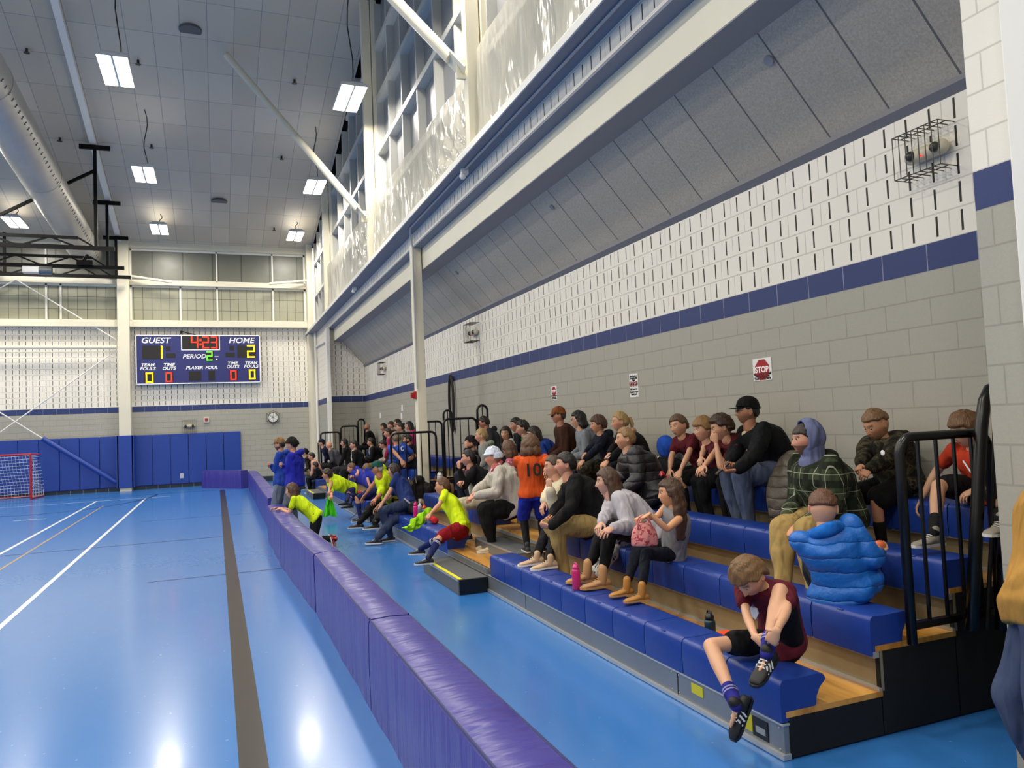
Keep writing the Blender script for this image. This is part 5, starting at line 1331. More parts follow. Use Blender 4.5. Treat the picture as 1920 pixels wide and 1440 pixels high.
vs = [o_ + X_ * a + Z_ * b_ for a, b_ in pts] + [o_ + X_ * a + Z_ * b_ - q['bdepth'] * .012 for a, b_ in pts]; cr.add(vs, [(0, 1, 2, 3, 4, 5), (6, 7, 8, 9, 10, 11)] + [(i, (i + 1) % 6, 6 + (i + 1) % 6, 6 + i) for i in range(6)]); rawobj(cr, 'chest_crest', M_wh, q['th'], False)
Hb = PX(1544, 955, 3.54)
blue_boy = person('boy in bright blue quilted hooded jacket seen from behind on the second row', head=Hb, pelvis=V3(3.62, seatY(1574, 1105, 3.58), .67 + .09), s=.80, yaw=118, look=138, pitch=14, w=1.18, top=('long', '#1668c4', 'puffer'), topname='quilted_jacket', puff=.018,
    bottom=('long', '#23252b'), hair='#5b3a26', style='fade', hood='#1668c4', skin='#cf9d80', hem=-.2, flare=.035, footz=.50, fwd=-.08, hands={1: PX(1650, 1038, 3.86), -1: PX(1634, 1030, 3.84)}, elbows={1: V3(.2, -.5, -.9), -1: V3(0, .1, -1)}, hdir={1: (V3(.8, .3, .25), V3(-.3, .3, 1)), -1: (V3(.8, -.2, .1), V3(0, -.3, -1))}, curl=.5, shoes=('#26231f', 'g'))
plaid = person('man in green plaid flannel jacket with grey hood up and khaki trousers', head=PX(1510, 824, 4.0), pelvis=V3(4.2, seatY(1560, 985, 4.15), .92 + .11), s=1.06, w=1.28, yaw=14, look=17, pitch=3, top=('long', '#3b4630', 'plaid'), topname='plaid_jacket', puff=.016, hem=-.17, bottom=('long', '#a58a55'), hair='#2a1d16', style='short', fringe=.3,
    hood='#14170f', hat=('hoodup', '#6f769c'), beard='#6a4a38', skin='#d0967a', hands={1: PX(1475, 968, 3.85), -1: PX(1500, 985, 3.80)}, shoes=('#4a3a2c', 'g'), footz=.50, stance=.15, feet={1: V3(3.62, PX(1462, 1075, 3.6)[1], .59), -1: V3(3.66, PX(1530, 1090, 3.66)[1], .59)})
capman = person('man in black baseball cap, glasses, black jacket and jeans holding a phone', head=PX(1401, 772, 4.52), row=4, dy=-.10, s=1.06, w=1.2, yaw=16, look=26, pitch=-2, top=('long', '#0d0e12'), topname='jacket', puff=.014, inner='#cfc4a4', bottom=('long', '#56617a'), hair='#1d1613', style='short', hat=('cap', '#0a0a0c'), glasses=True,
    skin='#a87355', hands={1: PX(1362, 878, 4.12), -1: PX(1384, 880, 4.08)}, hdir={1: (V3(-.5, -.5, -.3), V3(.3, 0, 1)), -1: (V3(-.7, .5, -.1), V3(0, .4, 1))}, curl=.6, elbows={1: V3(.2, .8, -.8), -1: V3(.4, -.8, -.7)}, shoes=('#1c1c1e', 'b'), beard='#8a6248')
camo_boy = person('boy with short fair hair in dark camouflage hooded jacket on the top row looking down', head=PX(1642, 797, 4.66), row=4, dy=-.05, s=.82, w=1.15, yaw=2, look=6, pitch=26, top=('long', '#2b2a1b', 'camo'), topname='jacket', puff=.02, inner='#551222', bottom=('short', '#111113'), hair='#7a5a3c', style='fade', hood='#2a2418', skin='#c8916f', hands={1: PX(1607, 886, 4.28), -1: PX(1618, 892, 4.26)}, curl=.7, socks=('#151517', .5), gaze=(-.6, -.1, -.7))
logo = rawobj(MB().sphere(PX(1655, 849, 4.44), (.004, .02, .02), 10, 6), 'chest_patch', M_wh, camo_boy['th'])
rail_boy = person('boy in orange-red shirt and black shorts on the top row behind the near guard rail', head=PX(1811, 806, 4.62), row=4, dy=-.02, s=.88, yaw=-4, look=18, pitch=18, top=('short', '#b5381c'), bottom=('short', '#0f0f12'), hair='#6b4a2c', style='bowl', fringe=.3, skin='#d0a080', shortlen=.75, feet={1: PX(1752, 1000, 4.18), -1: PX(1876, 1000, 3.95)}, knees={1: V3(-.8, .3, .8), -1: V3(-1, -.4, .6)},
    hands={1: V3(4.66, 3.98, 1.19), -1: V3(4.5, 3.42, 1.30)}, elbows={1: V3(.3, .6, -.3), -1: V3(.2, -.8, -.3)}, socks=('#151517', .3), shoes=('#8c857a', 'w'))
bs = MB(); q = rail_boy; bs.tube([q['spine'](.85) + q['bdepth'] * .13 + q['sr'] * .03, q['spine'](.6) + q['bdepth'] * .145, q['spine'](.4) + q['bdepth'] * .145 - q['sr'] * .04], .006, 6); rawobj(bs, 'lanyard', M_wh, q['th'])
# person in the tan work jacket, right edge of the picture
tanp = stand('person in tan canvas work jacket and blue jeans standing at the right edge', V3(3.53, 2.32, 1.62), s=1.0, poff=(-.19, -.02, 0), yaw=50, look=75, w=1.2, top=('long', '#b08440', 'plain'), topname='work_jacket', puff=.02, hem=-.26, bottom=('long', '#3d4a68'), hair='#3a2a1e', style='short', hands={-1: V3(3.22, 2.28, 1.04), 1: V3(3.38, 2.36, 1.04)}, hdir={-1: (V3(.8, .5, -.1), V3(0, 0, 1)), 1: (V3(.5, -.5, -.1), V3(0, 0, 1))}, feet={}, shoes=('#3a2a1c', 'g'))
# --- three boys in maroon
person('boy in maroon shirt, hands on knees, left of the three maroon boys', head=PX(1272, 799, 4.50), row=4, s=.86, dy=-.05, yaw=6, look=-12, pitch=8, roll=-8, top=('short', '#55121f'), bottom=('short', BLK), hair='#5d4630', style='short', skin='#cf9c7c', hands={1: PX(1251, 898, 4.2), -1: PX(1268, 902, 4.18)}, elbows={1: V3(0, .9, .1), -1: V3(0, -1, .1)}, socks=('#1b1c20', .72), shoes=('#1a1a1c', 'w'), shyaw=-6)
person('boy with sandy hair and maroon shirt, middle of the three maroon boys', head=PX(1318, 805, 4.46), row=4, s=.84, yaw=18, look=4, pitch=8, top=('short', '#521424'), bottom=('long', BLK), hair='#8e6a3e', style='bowl', fringe=.3, skin='#d3a283', hands={1: PX(1311, 876, 4.15), -1: PX(1317, 878, 4.12)}, shoes=('#141416', 'b'))
person('boy with brown hair resting chin on hand, right of the three maroon boys', head=PX(1352, 802, 4.36), row=4, s=.86, yaw=20, look=26, pitch=16, top=('short', '#54141f'), bottom=('long', BLK), hair='#3f2a1c', style='short', hthick=.028, messy=.012, skin='#cc9878', hands={1: PX(1318, 878, 4.1), -1: PX(1343, 832, 4.22)}, elbows={-1: V3(-.3, -.3, -1), 1: V3(0, .6, -.8)}, hdir={-1: (V3(-.1, .15, 1), V3(.6, .5, .1))}, curl=.7, shoes=('#1a1a1a', 'b'))
# --- upper middle
person('blonde woman with ponytail in black jacket with red and white sleeve stripes', head=PX(1162, 791, 4.5), row=4, s=.98, w=1.1, yaw=16, look=20, pitch=6, top=('long', '#0f0f13'), topname='jacket', bottom=('long', '#18181c'), hair='#a98a58', style='pulled', pony=True, hlen=.16, skin='#cf9678', hands={1: PX(1133, 866, 4.12), -1: PX(1138, 866, 4.08)}, curl=.9)
q = PEOPLE[-1]
for off, m_, w_ in ((.0, 'white stripe', .006), (.016, 'red stripe', .007)):
    b = MB(); e1 = q['sh'][1]; b.tube([q['sh'][-1] + V3(-.062 - off * .2, -.01, .0 - off), q['el'][-1] + V3(-.058, -.012, .01 - off), q['wr'][-1] + V3(-.02, -.03, .03 - off)], w_, 6); rawobj(b, 'sleeve_stripe', mat(m_, '#e8e6e2' if off == 0 else '#8c1c28', .7), q['th'])
person('woman with curly hair bun in a long black quilted coat with hood', head=PX(1172, 823, 3.98), row=3, s=1.0, w=1.35, yaw=18, look=22, pitch=2, dy=-.12, top=('long', '#15161d', 'puffer'), topname='quilted_coat', puff=.026, hem=-.25, flare=.03, hood='#14151b', bottom=('long', BLK), hair='#8a6a44', style='pulled', bun=True, skin='#cf9a7c', hands={1: PX(1150, 925, 3.75), -1: PX(1160, 930, 3.72)})
person('boy in navy hooded sweatshirt on the top row beside the woman in grey', head=PX(1121, 796, 4.62), row=4, s=.88, w=1.08, yaw=18, look=20, pitch=5, top=('long', '#15182a'), topname='sweatshirt', hood='#15182a', bottom=('long', '#3b3a34', 'camo'), hair='#4a3020', style='bowl', fringe=.34, skin='#cb9577', hands={1: PX(1088, 862, 4.25), -1: PX(1092, 866, 4.22)})
person('older woman with short black hair and glasses in grey hooded sweatshirt', head=PX(1084, 787, 4.62), row=4, s=.97, w=1.12, yaw=16, look=22, pitch=5, top=('long', '#80858c'), topname='sweatshirt', hood='#80858c', bottom=('long', '#8a8578'), hair='#17120f', style='bob', hlen=.04, glasses=True, skin='#d2a084')
person('older man in brown cap, dark glasses and brown jacket on the top row', head=PX(1047, 780, 4.62), row=4, s=1.0, w=1.15, yaw=16, look=20, pitch=3, top=('long', '#3e2218'), topname='jacket', puff=.012, bottom=('long', '#2b2420'), hair='#3a332c', style='short', hat=('cap', '#8a4f2c'), glasses='dark', skin='#b87f62')
# --- second row group
person('man with dark hair in black jacket and khaki trousers with clasped hands', head=PX(1060, 871, 3.30), row=2, s=1.06, w=1.2, dy=-.12, yaw=16, look=22, pitch=0, top=('long', '#0e0e11'), topname='jacket', puff=.012, hem=-.17, bottom=('long', '#a38a58'), hair='#17110e', style='short', skin='#cf9479', hands={1: PX(1026, 984, 2.98), -1: PX(1034, 986, 2.95)}, hdir={1: (V3(-.4, -.6, -.1), V3(.2, -.6, .5)), -1: (V3(-.5, .5, .1), V3(.1, .5, .4))}, curl=.8, shoes=('#15151a', 'w'), stance=.16, footz=.25)
person('woman in cream fleece with hand at chin and feet up on the lowest seat', head=PX(1037, 875, 3.32), row=2, s=.97, w=1.05, dy=.0, yaw=14, look=14, pitch=4, top=('long', '#d6cbb0', 'fleece'), topname='fleece_jacket', puff=.016, bottom=('tight', '#131318'), hair='#4b3426', style='pulled', bun=True, bunlow=True, skin='#cd987c', hands={1: PX(1012, 956, 3.0), -1: PX(1032, 918, 3.12)}, elbows={-1: V3(-.4, -.2, -1), 1: V3(.1, .8, -.6)}, hdir={-1: (V3(-.1, .2, 1), V3(.8, .4, 0)), 1: (V3(-.5, -.3, -.7), V3(.5, 0, -.6))}, curl={1: .35, -1: .9}, shoes=('#c7a582', 'w'),
    feet={1: V3(2.95, PX(1000, 1030, 2.92)[1], .51), -1: V3(2.98, PX(1022, 1030, 2.95)[1] - .03, .51)}, fdir={1: V3(-1, .2, -.05), -1: V3(-1, .2, -.05)})
lhw = person('woman with long brown hair in pale grey hooded sweatshirt and black leggings', head=PX(1138, 903, 3.24), row=2, s=.98, w=1.12, dy=-.16, yaw=20, look=24, pitch=4, top=('long', '#b5b1ba'), topname='sweatshirt', puff=.014, hood='#b5b1ba', hem=-.17, bottom=('tight', '#0d0d10'), hair='#4a3222', style='long', hlen=.36, skin='#d2a087', hands={1: PX(1125, 985, 3.0), -1: PX(1150, 990, 3.02)}, feet={1: V3(3.0, PX(1100, 1052, 3.0)[1], .515), -1: V3(3.0, PX(1128, 1062, 3.0)[1], .515)}, fdir={1: V3(-1, .1, 0), -1: V3(-1, .1, 0)}, shoes=('#b4875a', 'g', 'boot'))
person('small child in spotted fleece trousers beside the long-haired woman', head=PX(1146, 918, 3.44), row=2, s=.70, yaw=20, look=30, dy=.05, top=('long', '#dad6d2', 'spots', '#2b2a2c'), topname='sweatshirt', bottom=('baggy', '#c9c7c2', 'spots', '#3a3f4a'), hair='#5c402c', style='short', skin='#d2a087', shoes=('#a87a80', 'w'), feet={1: V3(2.98, PX(1080, 1050, 2.98)[1], .33), -1: V3(2.98, PX(1100, 1055, 2.98)[1], .33)})
girl = person('little girl in grey tank top with red bow headband holding a pink bag', head=PX(1256, 924, 3.40), pelvis=V3(3.50, seatY(1262, 1042, 3.5), .67 + .075), footz=.25, s=.74, yaw=20, look=24, pitch=3, w=1.0, top=('tank', '#8d8d90'), topname='tank_top', bottom=('tight', '#151a26'), hair='#47301f', style='long', hlen=.30, skin='#d9a078', hands={1: PX(1205, 968, 3.14), -1: PX(1219, 965, 3.08)}, elbows={1: V3(.3, .4, -1), -1: V3(.3, -.4, -1)}, hdir={1: (V3(-.8, 0, -.3), V3(0, 0, -1)), -1: (V3(-.8, .1, -.35), V3(0, 0, -1))}, curl=.9, shoes=('#b17a34', 'g', 'boot'), feet={1: V3(3.02, PX(1170, 1090, 3.0)[1], .50), -1: V3(3.02, PX(1198, 1100, 3.0)[1], .50)}, fdir={1: V3(-1, .1, 0), -1: V3(-1, .1, 0)}, ls=1.03)
q = girl; b = MB(); hd_ = q['H']
b.tube([hd_ + (q['hr'] * .082 * math.cos(a) + (q['hu'] * math.sin(a) * .128) + q['hf'] * .01) * q['hs'] for a in np.linspace(0, math.pi, 14)], .007, 6); c_ = hd_ + (q['hu'] * .14 + q['hf'] * .02) * q['hs']
for sg in (-1, 1): b.tube([c_, c_ + (q['hr'] * sg * .02 + q['hf'] * .03 + q['hu'] * .03) * 1., c_ + (q['hr'] * sg * .045 + q['hf'] * .04 + q['hu'] * .012)], [.007, .017, .008], 8)
rawobj(b, 'bow_headband', mat('red satin', '#a3121e', .35), q['th'])
bagc = PX(1208, 1002, 3.08); bt = thing('handbag', 'small pink flowered handbag held up by the little girl', 'bag', bagc - V3(0, 0, .09)); M_bag = cloth('#d98f8b', 'flower', '#a8404f')
bb = MB(); r_, f_, u_ = frame(20)
secs = []
for z, w_, d_ in ((-.085, .098, .05), (-.075, .106, .056), (-.03, .105, .056), (.02, .096, .05), (.06, .075, .038), (.085, .045, .02)): secs.append((bagc + V3(0, 0, z), f_ * w_, r_ * d_))
bb.loft(secs, 18); rawobj(bb, 'bag_body', M_bag, bt)
for sg in (-1, 1):
    h = MB(); h.tube([bagc + r_ * sg * .03 + f_ * (.055 * math.cos(a)) + V3(0, 0, .05 + .09 * math.sin(a)) for a in np.linspace(0, math.pi, 10)], .006, 6); rawobj(h, 'handle', mat('pink strap', '#c9726f', .6), bt)
z_ = MB(); z_.tube([bagc + f_ * (-.1 + .2 * i / 8) * (1 if True else 1) * .9 + V3(0, 0, .088 - .9 * abs(i - 4) ** 2 * .0085) for i in range(9)], .004, 5); rawobj(z_, 'zip', mat('red zip', '#b3273a', .5), bt)
num10 = stand('boy in orange number 10 shirt and blue shorts standing in the aisle, back turned', PX(995, 835, 3.35), s=.84, ground=.375, yaw=108, look=118, top=('short', '#d2521c'), bottom=('short', '#1c2fa8'), shortlen=.95, hair='#5d4028', style='bob', hlen=.05, hthick=.026, skin='#cb9777', socks=('#121215', .8), shoes=('#2b2c30', 'w'), hands={1: PX(1030, 887, 3.3), -1: PX(972, 905, 3.5)}, pz=.375 + .80 * .84)
bust_text(num10, '10', .20, .62, .145, 0., mat('black print', '#1a1416', .7), back=True, name='shirt_number')
person('heavy-set woman in pale blue knit beanie and oatmeal hooded sweatshirt', head=PX(924, 858, 3.28), row=2, s=1.0, w=1.5, dy=-.10, belly=.05, yaw=16, look=24, pitch=4, top=('long', '#b9b3a8'), topname='sweatshirt', puff=.016, hood='#b9b3a8', bottom=('long', '#0d0d10'), hair='#8a6a4a', style='pulled', hat=('beanie', '#8fa7cc', 'tiedye'), skin='#d08a72', hands={1: PX(888, 925, 2.98), -1: PX(893, 930, 2.96)}, shoes=('#c9b489', 'w'), footz=.25)
q = PEOPLE[-1]; rawobj(MB().tube([q['N'] + (q['sf'] * math.cos(a) + q['sr'] * math.sin(a)) * .075 + V3(0, 0, .03 - .02 * math.cos(a)) for a in np.linspace(0, 6.283, 14)], .026, 8, rnd=False), 'scarf', cloth('#c05a63', 'spots', '#e8dede'), q['th'])
person('woman with dark ponytail in black jacket and cream trousers, hand to her mouth', head=PX(878, 859, 3.30), row=2, s=.97, w=1.05, dy=-.10, yaw=16, look=22, pitch=2, top=('long', '#101014'), topname='jacket', inner='#9a2c5c', bottom=('long', '#c9bfa4'), hair='#17100e', style='pulled', pony=True, hlen=.2, skin='#cb927a', hands={1: PX(858, 908, 3.0), -1: PX(862, 880, 3.08)}, elbows={-1: V3(-.4, -.2, -1)}, hdir={-1: (V3(-.1, .2, 1), V3(.8, .3, 0))}, curl=.8)
q = PEOPLE[-1]; rawobj(MB().tube([q['spine'](.8) + V3(-.12, .02, 0), q['spine'](.5) + V3(-.17, .03, .0), q['spine'](.25) + V3(-.2, .05, -.02)], [.03, .045, .05], 10), 'white_shawl', cloth('#cfcac2'), q['th'])
person('bearded man in black baseball cap with hand on his cheek', head=PX(883, 832, 3.98), row=3, s=1.0, w=1.1, dy=-.05, yaw=14, look=20, pitch=8, top=('long', '#141418'), topname='jacket', bottom=('long', '#1f2230'), hair='#1c1512', style='short', hat=('cap', '#18171a'), beard='#2a1c16', skin='#c08a70', hands={-1: PX(874, 842, 3.82)}, elbows={-1: V3(-.3, -.2, -1)}, hdir={-1: (V3(0, .2, 1), V3(.8, .3, 0))})
person('blonde woman in sage and grey hooded sweatshirt on the third row', head=PX(902, 817, 4.05), row=3, s=.98, w=1.08, dy=-.08, yaw=16, look=22, top=('long', '#8f8f8a'), topname='sweatshirt', hood='#98a48a', bottom=('long', '#2b2c30'), hair='#a28452', style='pulled', bun=True, bunlow=True, skin='#cf9a7c')
person('man with dark hair and dark glasses in charcoal jacket by the tall rail hoop', head=PX(907, 793, 4.60), row=4, s=1.03, w=1.12, dy=-.08, yaw=16, look=24, pitch=14, top=('long', '#33353a'), topname='jacket', hood='#2c2e33', bottom=('long', '#20242c'), hair='#1f1512', style='short', glasses='dark', skin='#b97f66')
person('young woman with long dark hair facing the viewer on the top row', head=PX(948, 813, 4.55), row=4, s=.93, yaw=0, look=-45, pitch=2, top=('long', '#c9c0b8'), bottom=('long', '#22252e'), hair='#2a1b15', style='long', hlen=.24, skin='#cf9d84')
person('child with brown hair in pink patterned jacket seen from behind on the third row', head=PX(953, 841, 3.95), row=3, s=.80, yaw=40, look=60, top=('long', '#c2607a', 'spots', '#e9c9d0'), topname='jacket', bottom=('long', '#26262e'), hair='#5a3d28', style='bob', hlen=.1, skin='#cf9d84')
person('boy with dark hair and dark top at the back beside the boy in green', head=PX(967, 797, 4.66), row=4, s=.86, yaw=16, look=10, top=('long', '#17181e'), bottom=('long', '#222'.ljust(7, '2')), hair='#1c1411', style='short', skin='#c08a70')
person('boy in green shirt with curly dark hair on the top row', head=PX(979, 803, 4.55), row=4, s=.84, dy=-.05, yaw=16, look=18, top=('short', '#1e7a3c'), bottom=('long', '#20222a'), hair='#1f1613', style='short', messy=.014, hthick=.026, skin='#c9957a')
person('woman with dark wavy hair in royal blue top behind the number 10 boy', head=PX(1001, 815, 4.4), row=4, s=.95, dy=-.05, yaw=16, look=24, top=('long', '#24449a'), bottom=('long', '#22252e'), hair='#2c1e18', style='long', hlen=.22, skin='#cc967a')
# --- lowest row, players and coaches
lk = person('young player in neon yellow shirt and red shorts sitting on the lowest row', head=PX(829, 912, 2.78), pelvis=V3(2.92, seatY(862, 985, 2.9), .50), s=.84, yaw=20, look=26, pitch=0, top=('short', '#d6f01c'), bottom=('short', '#8f1220'), shortlen=.9, hair='#5a3a24', style='pulled', pony=True, hlen=.16, skin='#cb9373', feet={1: PX(757, 1042, 2.34), -1: PX(803, 1046, 2.36)}, hands={1: PX(800, 962, 2.5), -1: PX(806, 965, 2.48)}, socks=('#20265e', .72, '#c9cbe0'), shoes=('#17181c', 'w'), curl=.7)
def bib(label, pts, col='#9fe01e'):
    b = MB(); b.tube(pts[0], pts[1], 10); return tag(bake(b, 'training_bib', cloth(col), None, .014, 2, .02, 9, .6), label, 'bib', 'bright training bibs')
q = PX(792, 962, 2.42); drape('training_bib', 'crumpled neon yellow-green training bib held by the player in red shorts', q, .30, .22, .20, (.9, .2, .25), 3.2, cloth('#a6e420'), 'bib', 'bright training bibs', lean=(-.16, 0, .02), seed=3, crumple=1.)
person('woman in navy T-shirt and jeans with long dark hair sitting on the lowest row', head=PX(738, 883, 2.80), pelvis=V3(2.95, seatY(760, 955, 2.9), .53), s=.98, w=1.08, yaw=18, look=24, top=('short', '#22346e'), bottom=('long', '#2b3550'), hair='#2a1a13', style='long', hlen=.34, skin='#cf9a7e', feet={1: V3(2.32, PX(702, 1008, 2.3)[1], .09), -1: V3(2.62, PX(730, 1005, 2.6)[1], .09)}, hands={1: PX(708, 950, 2.5), -1: PX(712, 953, 2.5)}, shoes=('#17171a', 'w'))
bust_text(PEOPLE[-1], 'C', .10, .74, .155, -.10, M_wh, back=True)
coach = person('coach in neon yellow polo and dark green cap holding a clipboard', head=PX(707, 879, 2.62), pelvis=V3(2.98, seatY(722, 955, 2.9), .53), s=1.04, w=1.18, yaw=18, look=22, pitch=8, top=('short', '#d2ec1e'), bottom=('long', '#121216'), hair='#b9b4ac', style='short', hat=('cap', '#164a44'), beard='#c9c4bc', skin='#b97a5c', feet={1: V3(2.22, PX(665, 998, 2.25)[1], .09), -1: V3(2.36, PX(690, 1000, 2.36)[1], .09)}, hands={1: PX(668, 955, 2.30), -1: PX(698, 945, 2.36)}, shoes=('#241c18', 'w'))
cb_ = MB(); A = PX(697, 941, 2.36); B = PY(657, 972, A[1] - .1); d_ = nrm(B - A); cb_.bar(A, B, .22, .008, up=np.cross(nrm(A - C0), d_)); tag(cb_.build('clipboard', mat('black clipboard', '#17181a', .4)), 'black clipboard held by the coach in the green cap', 'clipboard')
lb = person('boy in neon yellow shirt and navy shorts leaning forward off the lowest row', head=PX(613, 890, 2.16), pelvis=V3(2.75, seatY(663, 945, 2.75), .52), s=.92, yaw=18, look=22, pitch=2, top=('short', '#d2ee1c'), bottom=('short', '#1b2354'), shortlen=.9, hair='#2a1a13', style='short', hthick=.028, skin='#c48a6a', feet={1: V3(2.15, PX(632, 985, 2.15)[1], .09), -1: V3(2.2, PX(645, 992, 2.2)[1], .09)}, hands={1: PX(615, 945, 2.08), -1: PX(625, 948, 2.1)}, socks=('#20265e', .75), shoes=('#1a1a1c', 'b'), hunch=.05)
q = lb['wr'][-1] * .5 + lb['wr'][1] * .5 + V3(-.03, -.03, -.06); drape('training_bib', 'bright green training bib hanging from the hands of the leaning boy', q, .05, .30, min(.42, q[2] - .02), (.93, -.36, 0), 2.6, cloth('#4fd41c'), 'bib', 'bright training bibs', seed=5)
person('boy in royal blue number shirt slumped sideways on the lowest row', head=PX(659, 878, 2.95), pelvis=V3(3.0, seatY(700, 930, 2.95), .52), s=.9, yaw=10, look=14, pitch=10, top=('short', '#1f2a94'), bottom=('short', '#1b2354'), hair='#5e3f27', style='short', skin='#c48a6a', hands={1: PX(655, 885, 2.75)}, socks=('#20265e', .7))
bust_text(PEOPLE[-1], '6', .22, .55, .15, -.02, M_wh, back=True, name='shirt_number')
person('boy with brown hair in royal blue shirt bent over behind the coach', head=PX(688, 880, 3.0), pelvis=V3(3.2, seatY(708, 925, 3.1), .62), s=.88, yaw=40, look=80, pitch=30, top=('short', '#202c98'), bottom=('short', '#1b2354'), hair='#5e452c', style='short', skin='#c48a6a', far=True)
gl_ = person('girl in neon yellow shirt with long brown hair leaning on the padded barrier', head=PY(547, 920, 12.6), pelvis=V3(1.47, 12.45, .47), s=.80, yaw=14, look=22, pitch=0, top=('short', '#d2ee1c'), bottom=('short', '#131318'), hair='#4a2e20', style='long', hlen=.22, skin='#cf9a7e', hands={1: V3(.90, 12.85, .64), -1: V3(.93, 12.6, .64)}, feet={1: V3(1.74, 12.6, .12), -1: V3(1.72, 12.3, .12)}, knees={1: V3(-1, 0, -.6), -1: V3(-1, 0, -.6)}, fdir={1: V3(.2, 0, -1), -1: V3(.2, 0, -1)}, fup={1: V3(1, 0, 0), -1: V3(1, 0, 0)}, shoes=('#b3262c', 'w'), socks=('#131318', .5), base=0, hunch=.02, flare=.02)
bust_text(gl_, '1', .16, .7, .135, 0, mat('black print', '#1a1416', .7), back=True, name='shirt_number')
stand('bearded man in tan and white cap and blue hooded top standing with arms folded', PY(524, 834, 14.7), s=1.02, yaw=20, look=26, w=1.12, top=('long', '#23449c'), topname='hooded_top', hood='#23449c', bottom=('long', '#6b7280'), hair='#2a1d17', style='short', hat=('cap', '#8a6a48'), beard='#2a1c16', skin='#b98468', hands='folded', elbows={1: V3(0, .8, -.9), -1: V3(0, -.8, -.9)})
stand('man in black knit beanie and royal blue hooded top standing with arms folded', PY(547, 834, 14.1), s=1.03, yaw=20, look=26, w=1.2, top=('long', '#2328a0'), topname='hooded_top', hood='#2328a0', bottom=('long', '#59606c'), hair='#17110e', style='short', hat=('beanie', '#15110f'), skin='#c48e72', hands='folded', elbows={1: V3(0, .8, -.9), -1: V3(0, -.8, -.9)})
# --- far stand
stand('man in royal blue T-shirt with grey hair standing in the far stand, back turned', PX(742, 822, 3.15), s=1.0, ground=.50, pz=1.25, yaw=50, look=70, top=('short', '#2c4fb0'), bottom=('long', '#2a3046'), hair='#6a5a48', style='short', w=1.15, skin='#c08a6c', hands={-1: PX(752, 862, 3.1)})
bust_text(PEOPLE[-1], 'C', .12, .8, .155, -.06, M_wh, back=True)
FARP = [
 ('bearded man in black jacket sitting behind the blue T-shirt man at the rail', 764, 824, 3, 1.0, '#15151a', '#1a1a1f', '#1b1411', 'short', None, 10, dict(beard='#241812', skin='#c48a6c')),
 ('man in black knit beanie and camouflage jacket by the far corner post', 572, 849, 1, 1.0, '#2e2b1d', '#8a7d5e', '#1b1411', 'short', ('beanie', '#0f0f10'), 20, dict(cl='camo', hx=.12)),
 ('child in pale pink top near the far step box', 584, 856, 1, .82, '#d9a695', '#15151a', '#17100e', 'short', None, 15, dict(hx=.08)),
 ('small child with dark hair and grey band in front of the child in pink', 591, 873, 1, .62, '#14161f', '#14161f', '#17100e', 'short', None, 40, {}),
 ('man in navy cap and navy jacket at the far end of the second row', 603, 831, 2, 1.0, '#141a38', '#15151a', '#17100e', 'short', ('cap', '#10142a'), 20, dict(hx=.28)),
 ('bald older man in grey sweater hunched on the second row', 617, 835, 2, 1.0, '#4b4c55', '#15161c', '#c9b8a4', 'bald', None, 25, dict(w=1.15, hx=.15)),
 ('woman with very long black hair and printed black shirt', 645, 830, 2, .97, '#121215', '#2a2a30', '#0f0b0a', 'long', None, 0, {}),
 ('person in black jacket with glasses and receding dark hair', 663, 834, 2, 1.0, '#0f0f12', '#121216', '#17100e', 'short', None, 5, dict(glasses=True, w=1.2, inner='#d8d6d2')),
 ('bald bearded man in black top beside the far rail hoop', 688, 801, 4, 1.0, '#0e0e11', '#15151a', '#2a1c16', 'bald', None, 20, dict(beard='#2a1c16', skin='#b07a5e')),
 ('youth with short black hair in black jacket and pale shirt', 695, 829, 3, .95, '#101014', '#15151a', '#120c0a', 'short', None, 25, dict(inner='#9fa39a')),
 ('young woman with long dark hair on the top row of the far stand', 719, 801, 4, .95, '#15151a', '#1c1c22', '#17100e', 'long', None, -15, {}),
 ('man with brown hair and olive top, left of the man in glasses', 733, 798, 4, 1.0, '#3b3a2c', '#1c1c22', '#3a281c', 'short', None, 0, {}),
 ('tall man in glasses at the back of the far stand', 745, 794, 4, 1.04, '#3c3a34', '#1c1c22', '#1b1411', 'short', None, 10, dict(glasses=True)),
 ('pale woman with dark bun in front of the man in glasses', 750, 802, 3, .95, '#77786a', '#1c1c22', '#15100e', 'pulled', None, 15, dict(bun=True)),
 ('woman with dark hair in bright pink hooded top beside the middle post', 767, 799, 4, .96, '#d8317c', '#1c1c22', '#1b1210', 'bob', None, 10, dict(hood='#d8317c')),
 ('boy in grey sweatshirt with dark hair looking down in the far stand', 718, 834, 3, .86, '#8f8d84', '#15151a', '#1b1411', 'short', None, 20, dict(pitch=20)),
 ('girl in dark red and pink top reaching out in the far stand', 727, 812, 3, .86, '#a52a50', '#1c1c22', '#2a1c16', 'short', None, 10, dict(dyl=.3)),
]
for lab, px_, py_, row_, s_, c1, c2, hc_, st_, hat_, look_, ex in FARP:
    X_ = ROWX[row_ - 1] + .02 - ex.pop('hx', 0); ex.pop('dyl', 0)
    kw = dict(ex); cl_ = kw.pop('cl', 'plain'); skn = kw.pop('skin', '#c8937a')
    H_ = PX(px_, py_, X_)
    # keep the seat on the row: adults' head centres sit .66 m above the seat
    person(lab, head=H_, row=row_, s=s_, yaw=kw.pop('yaw', 14), look=look_, top=('long', c1, cl_), bottom=('long', c2), hair=hc_, style=st_, hat=hat_, far=True, skin=skn, **kw)
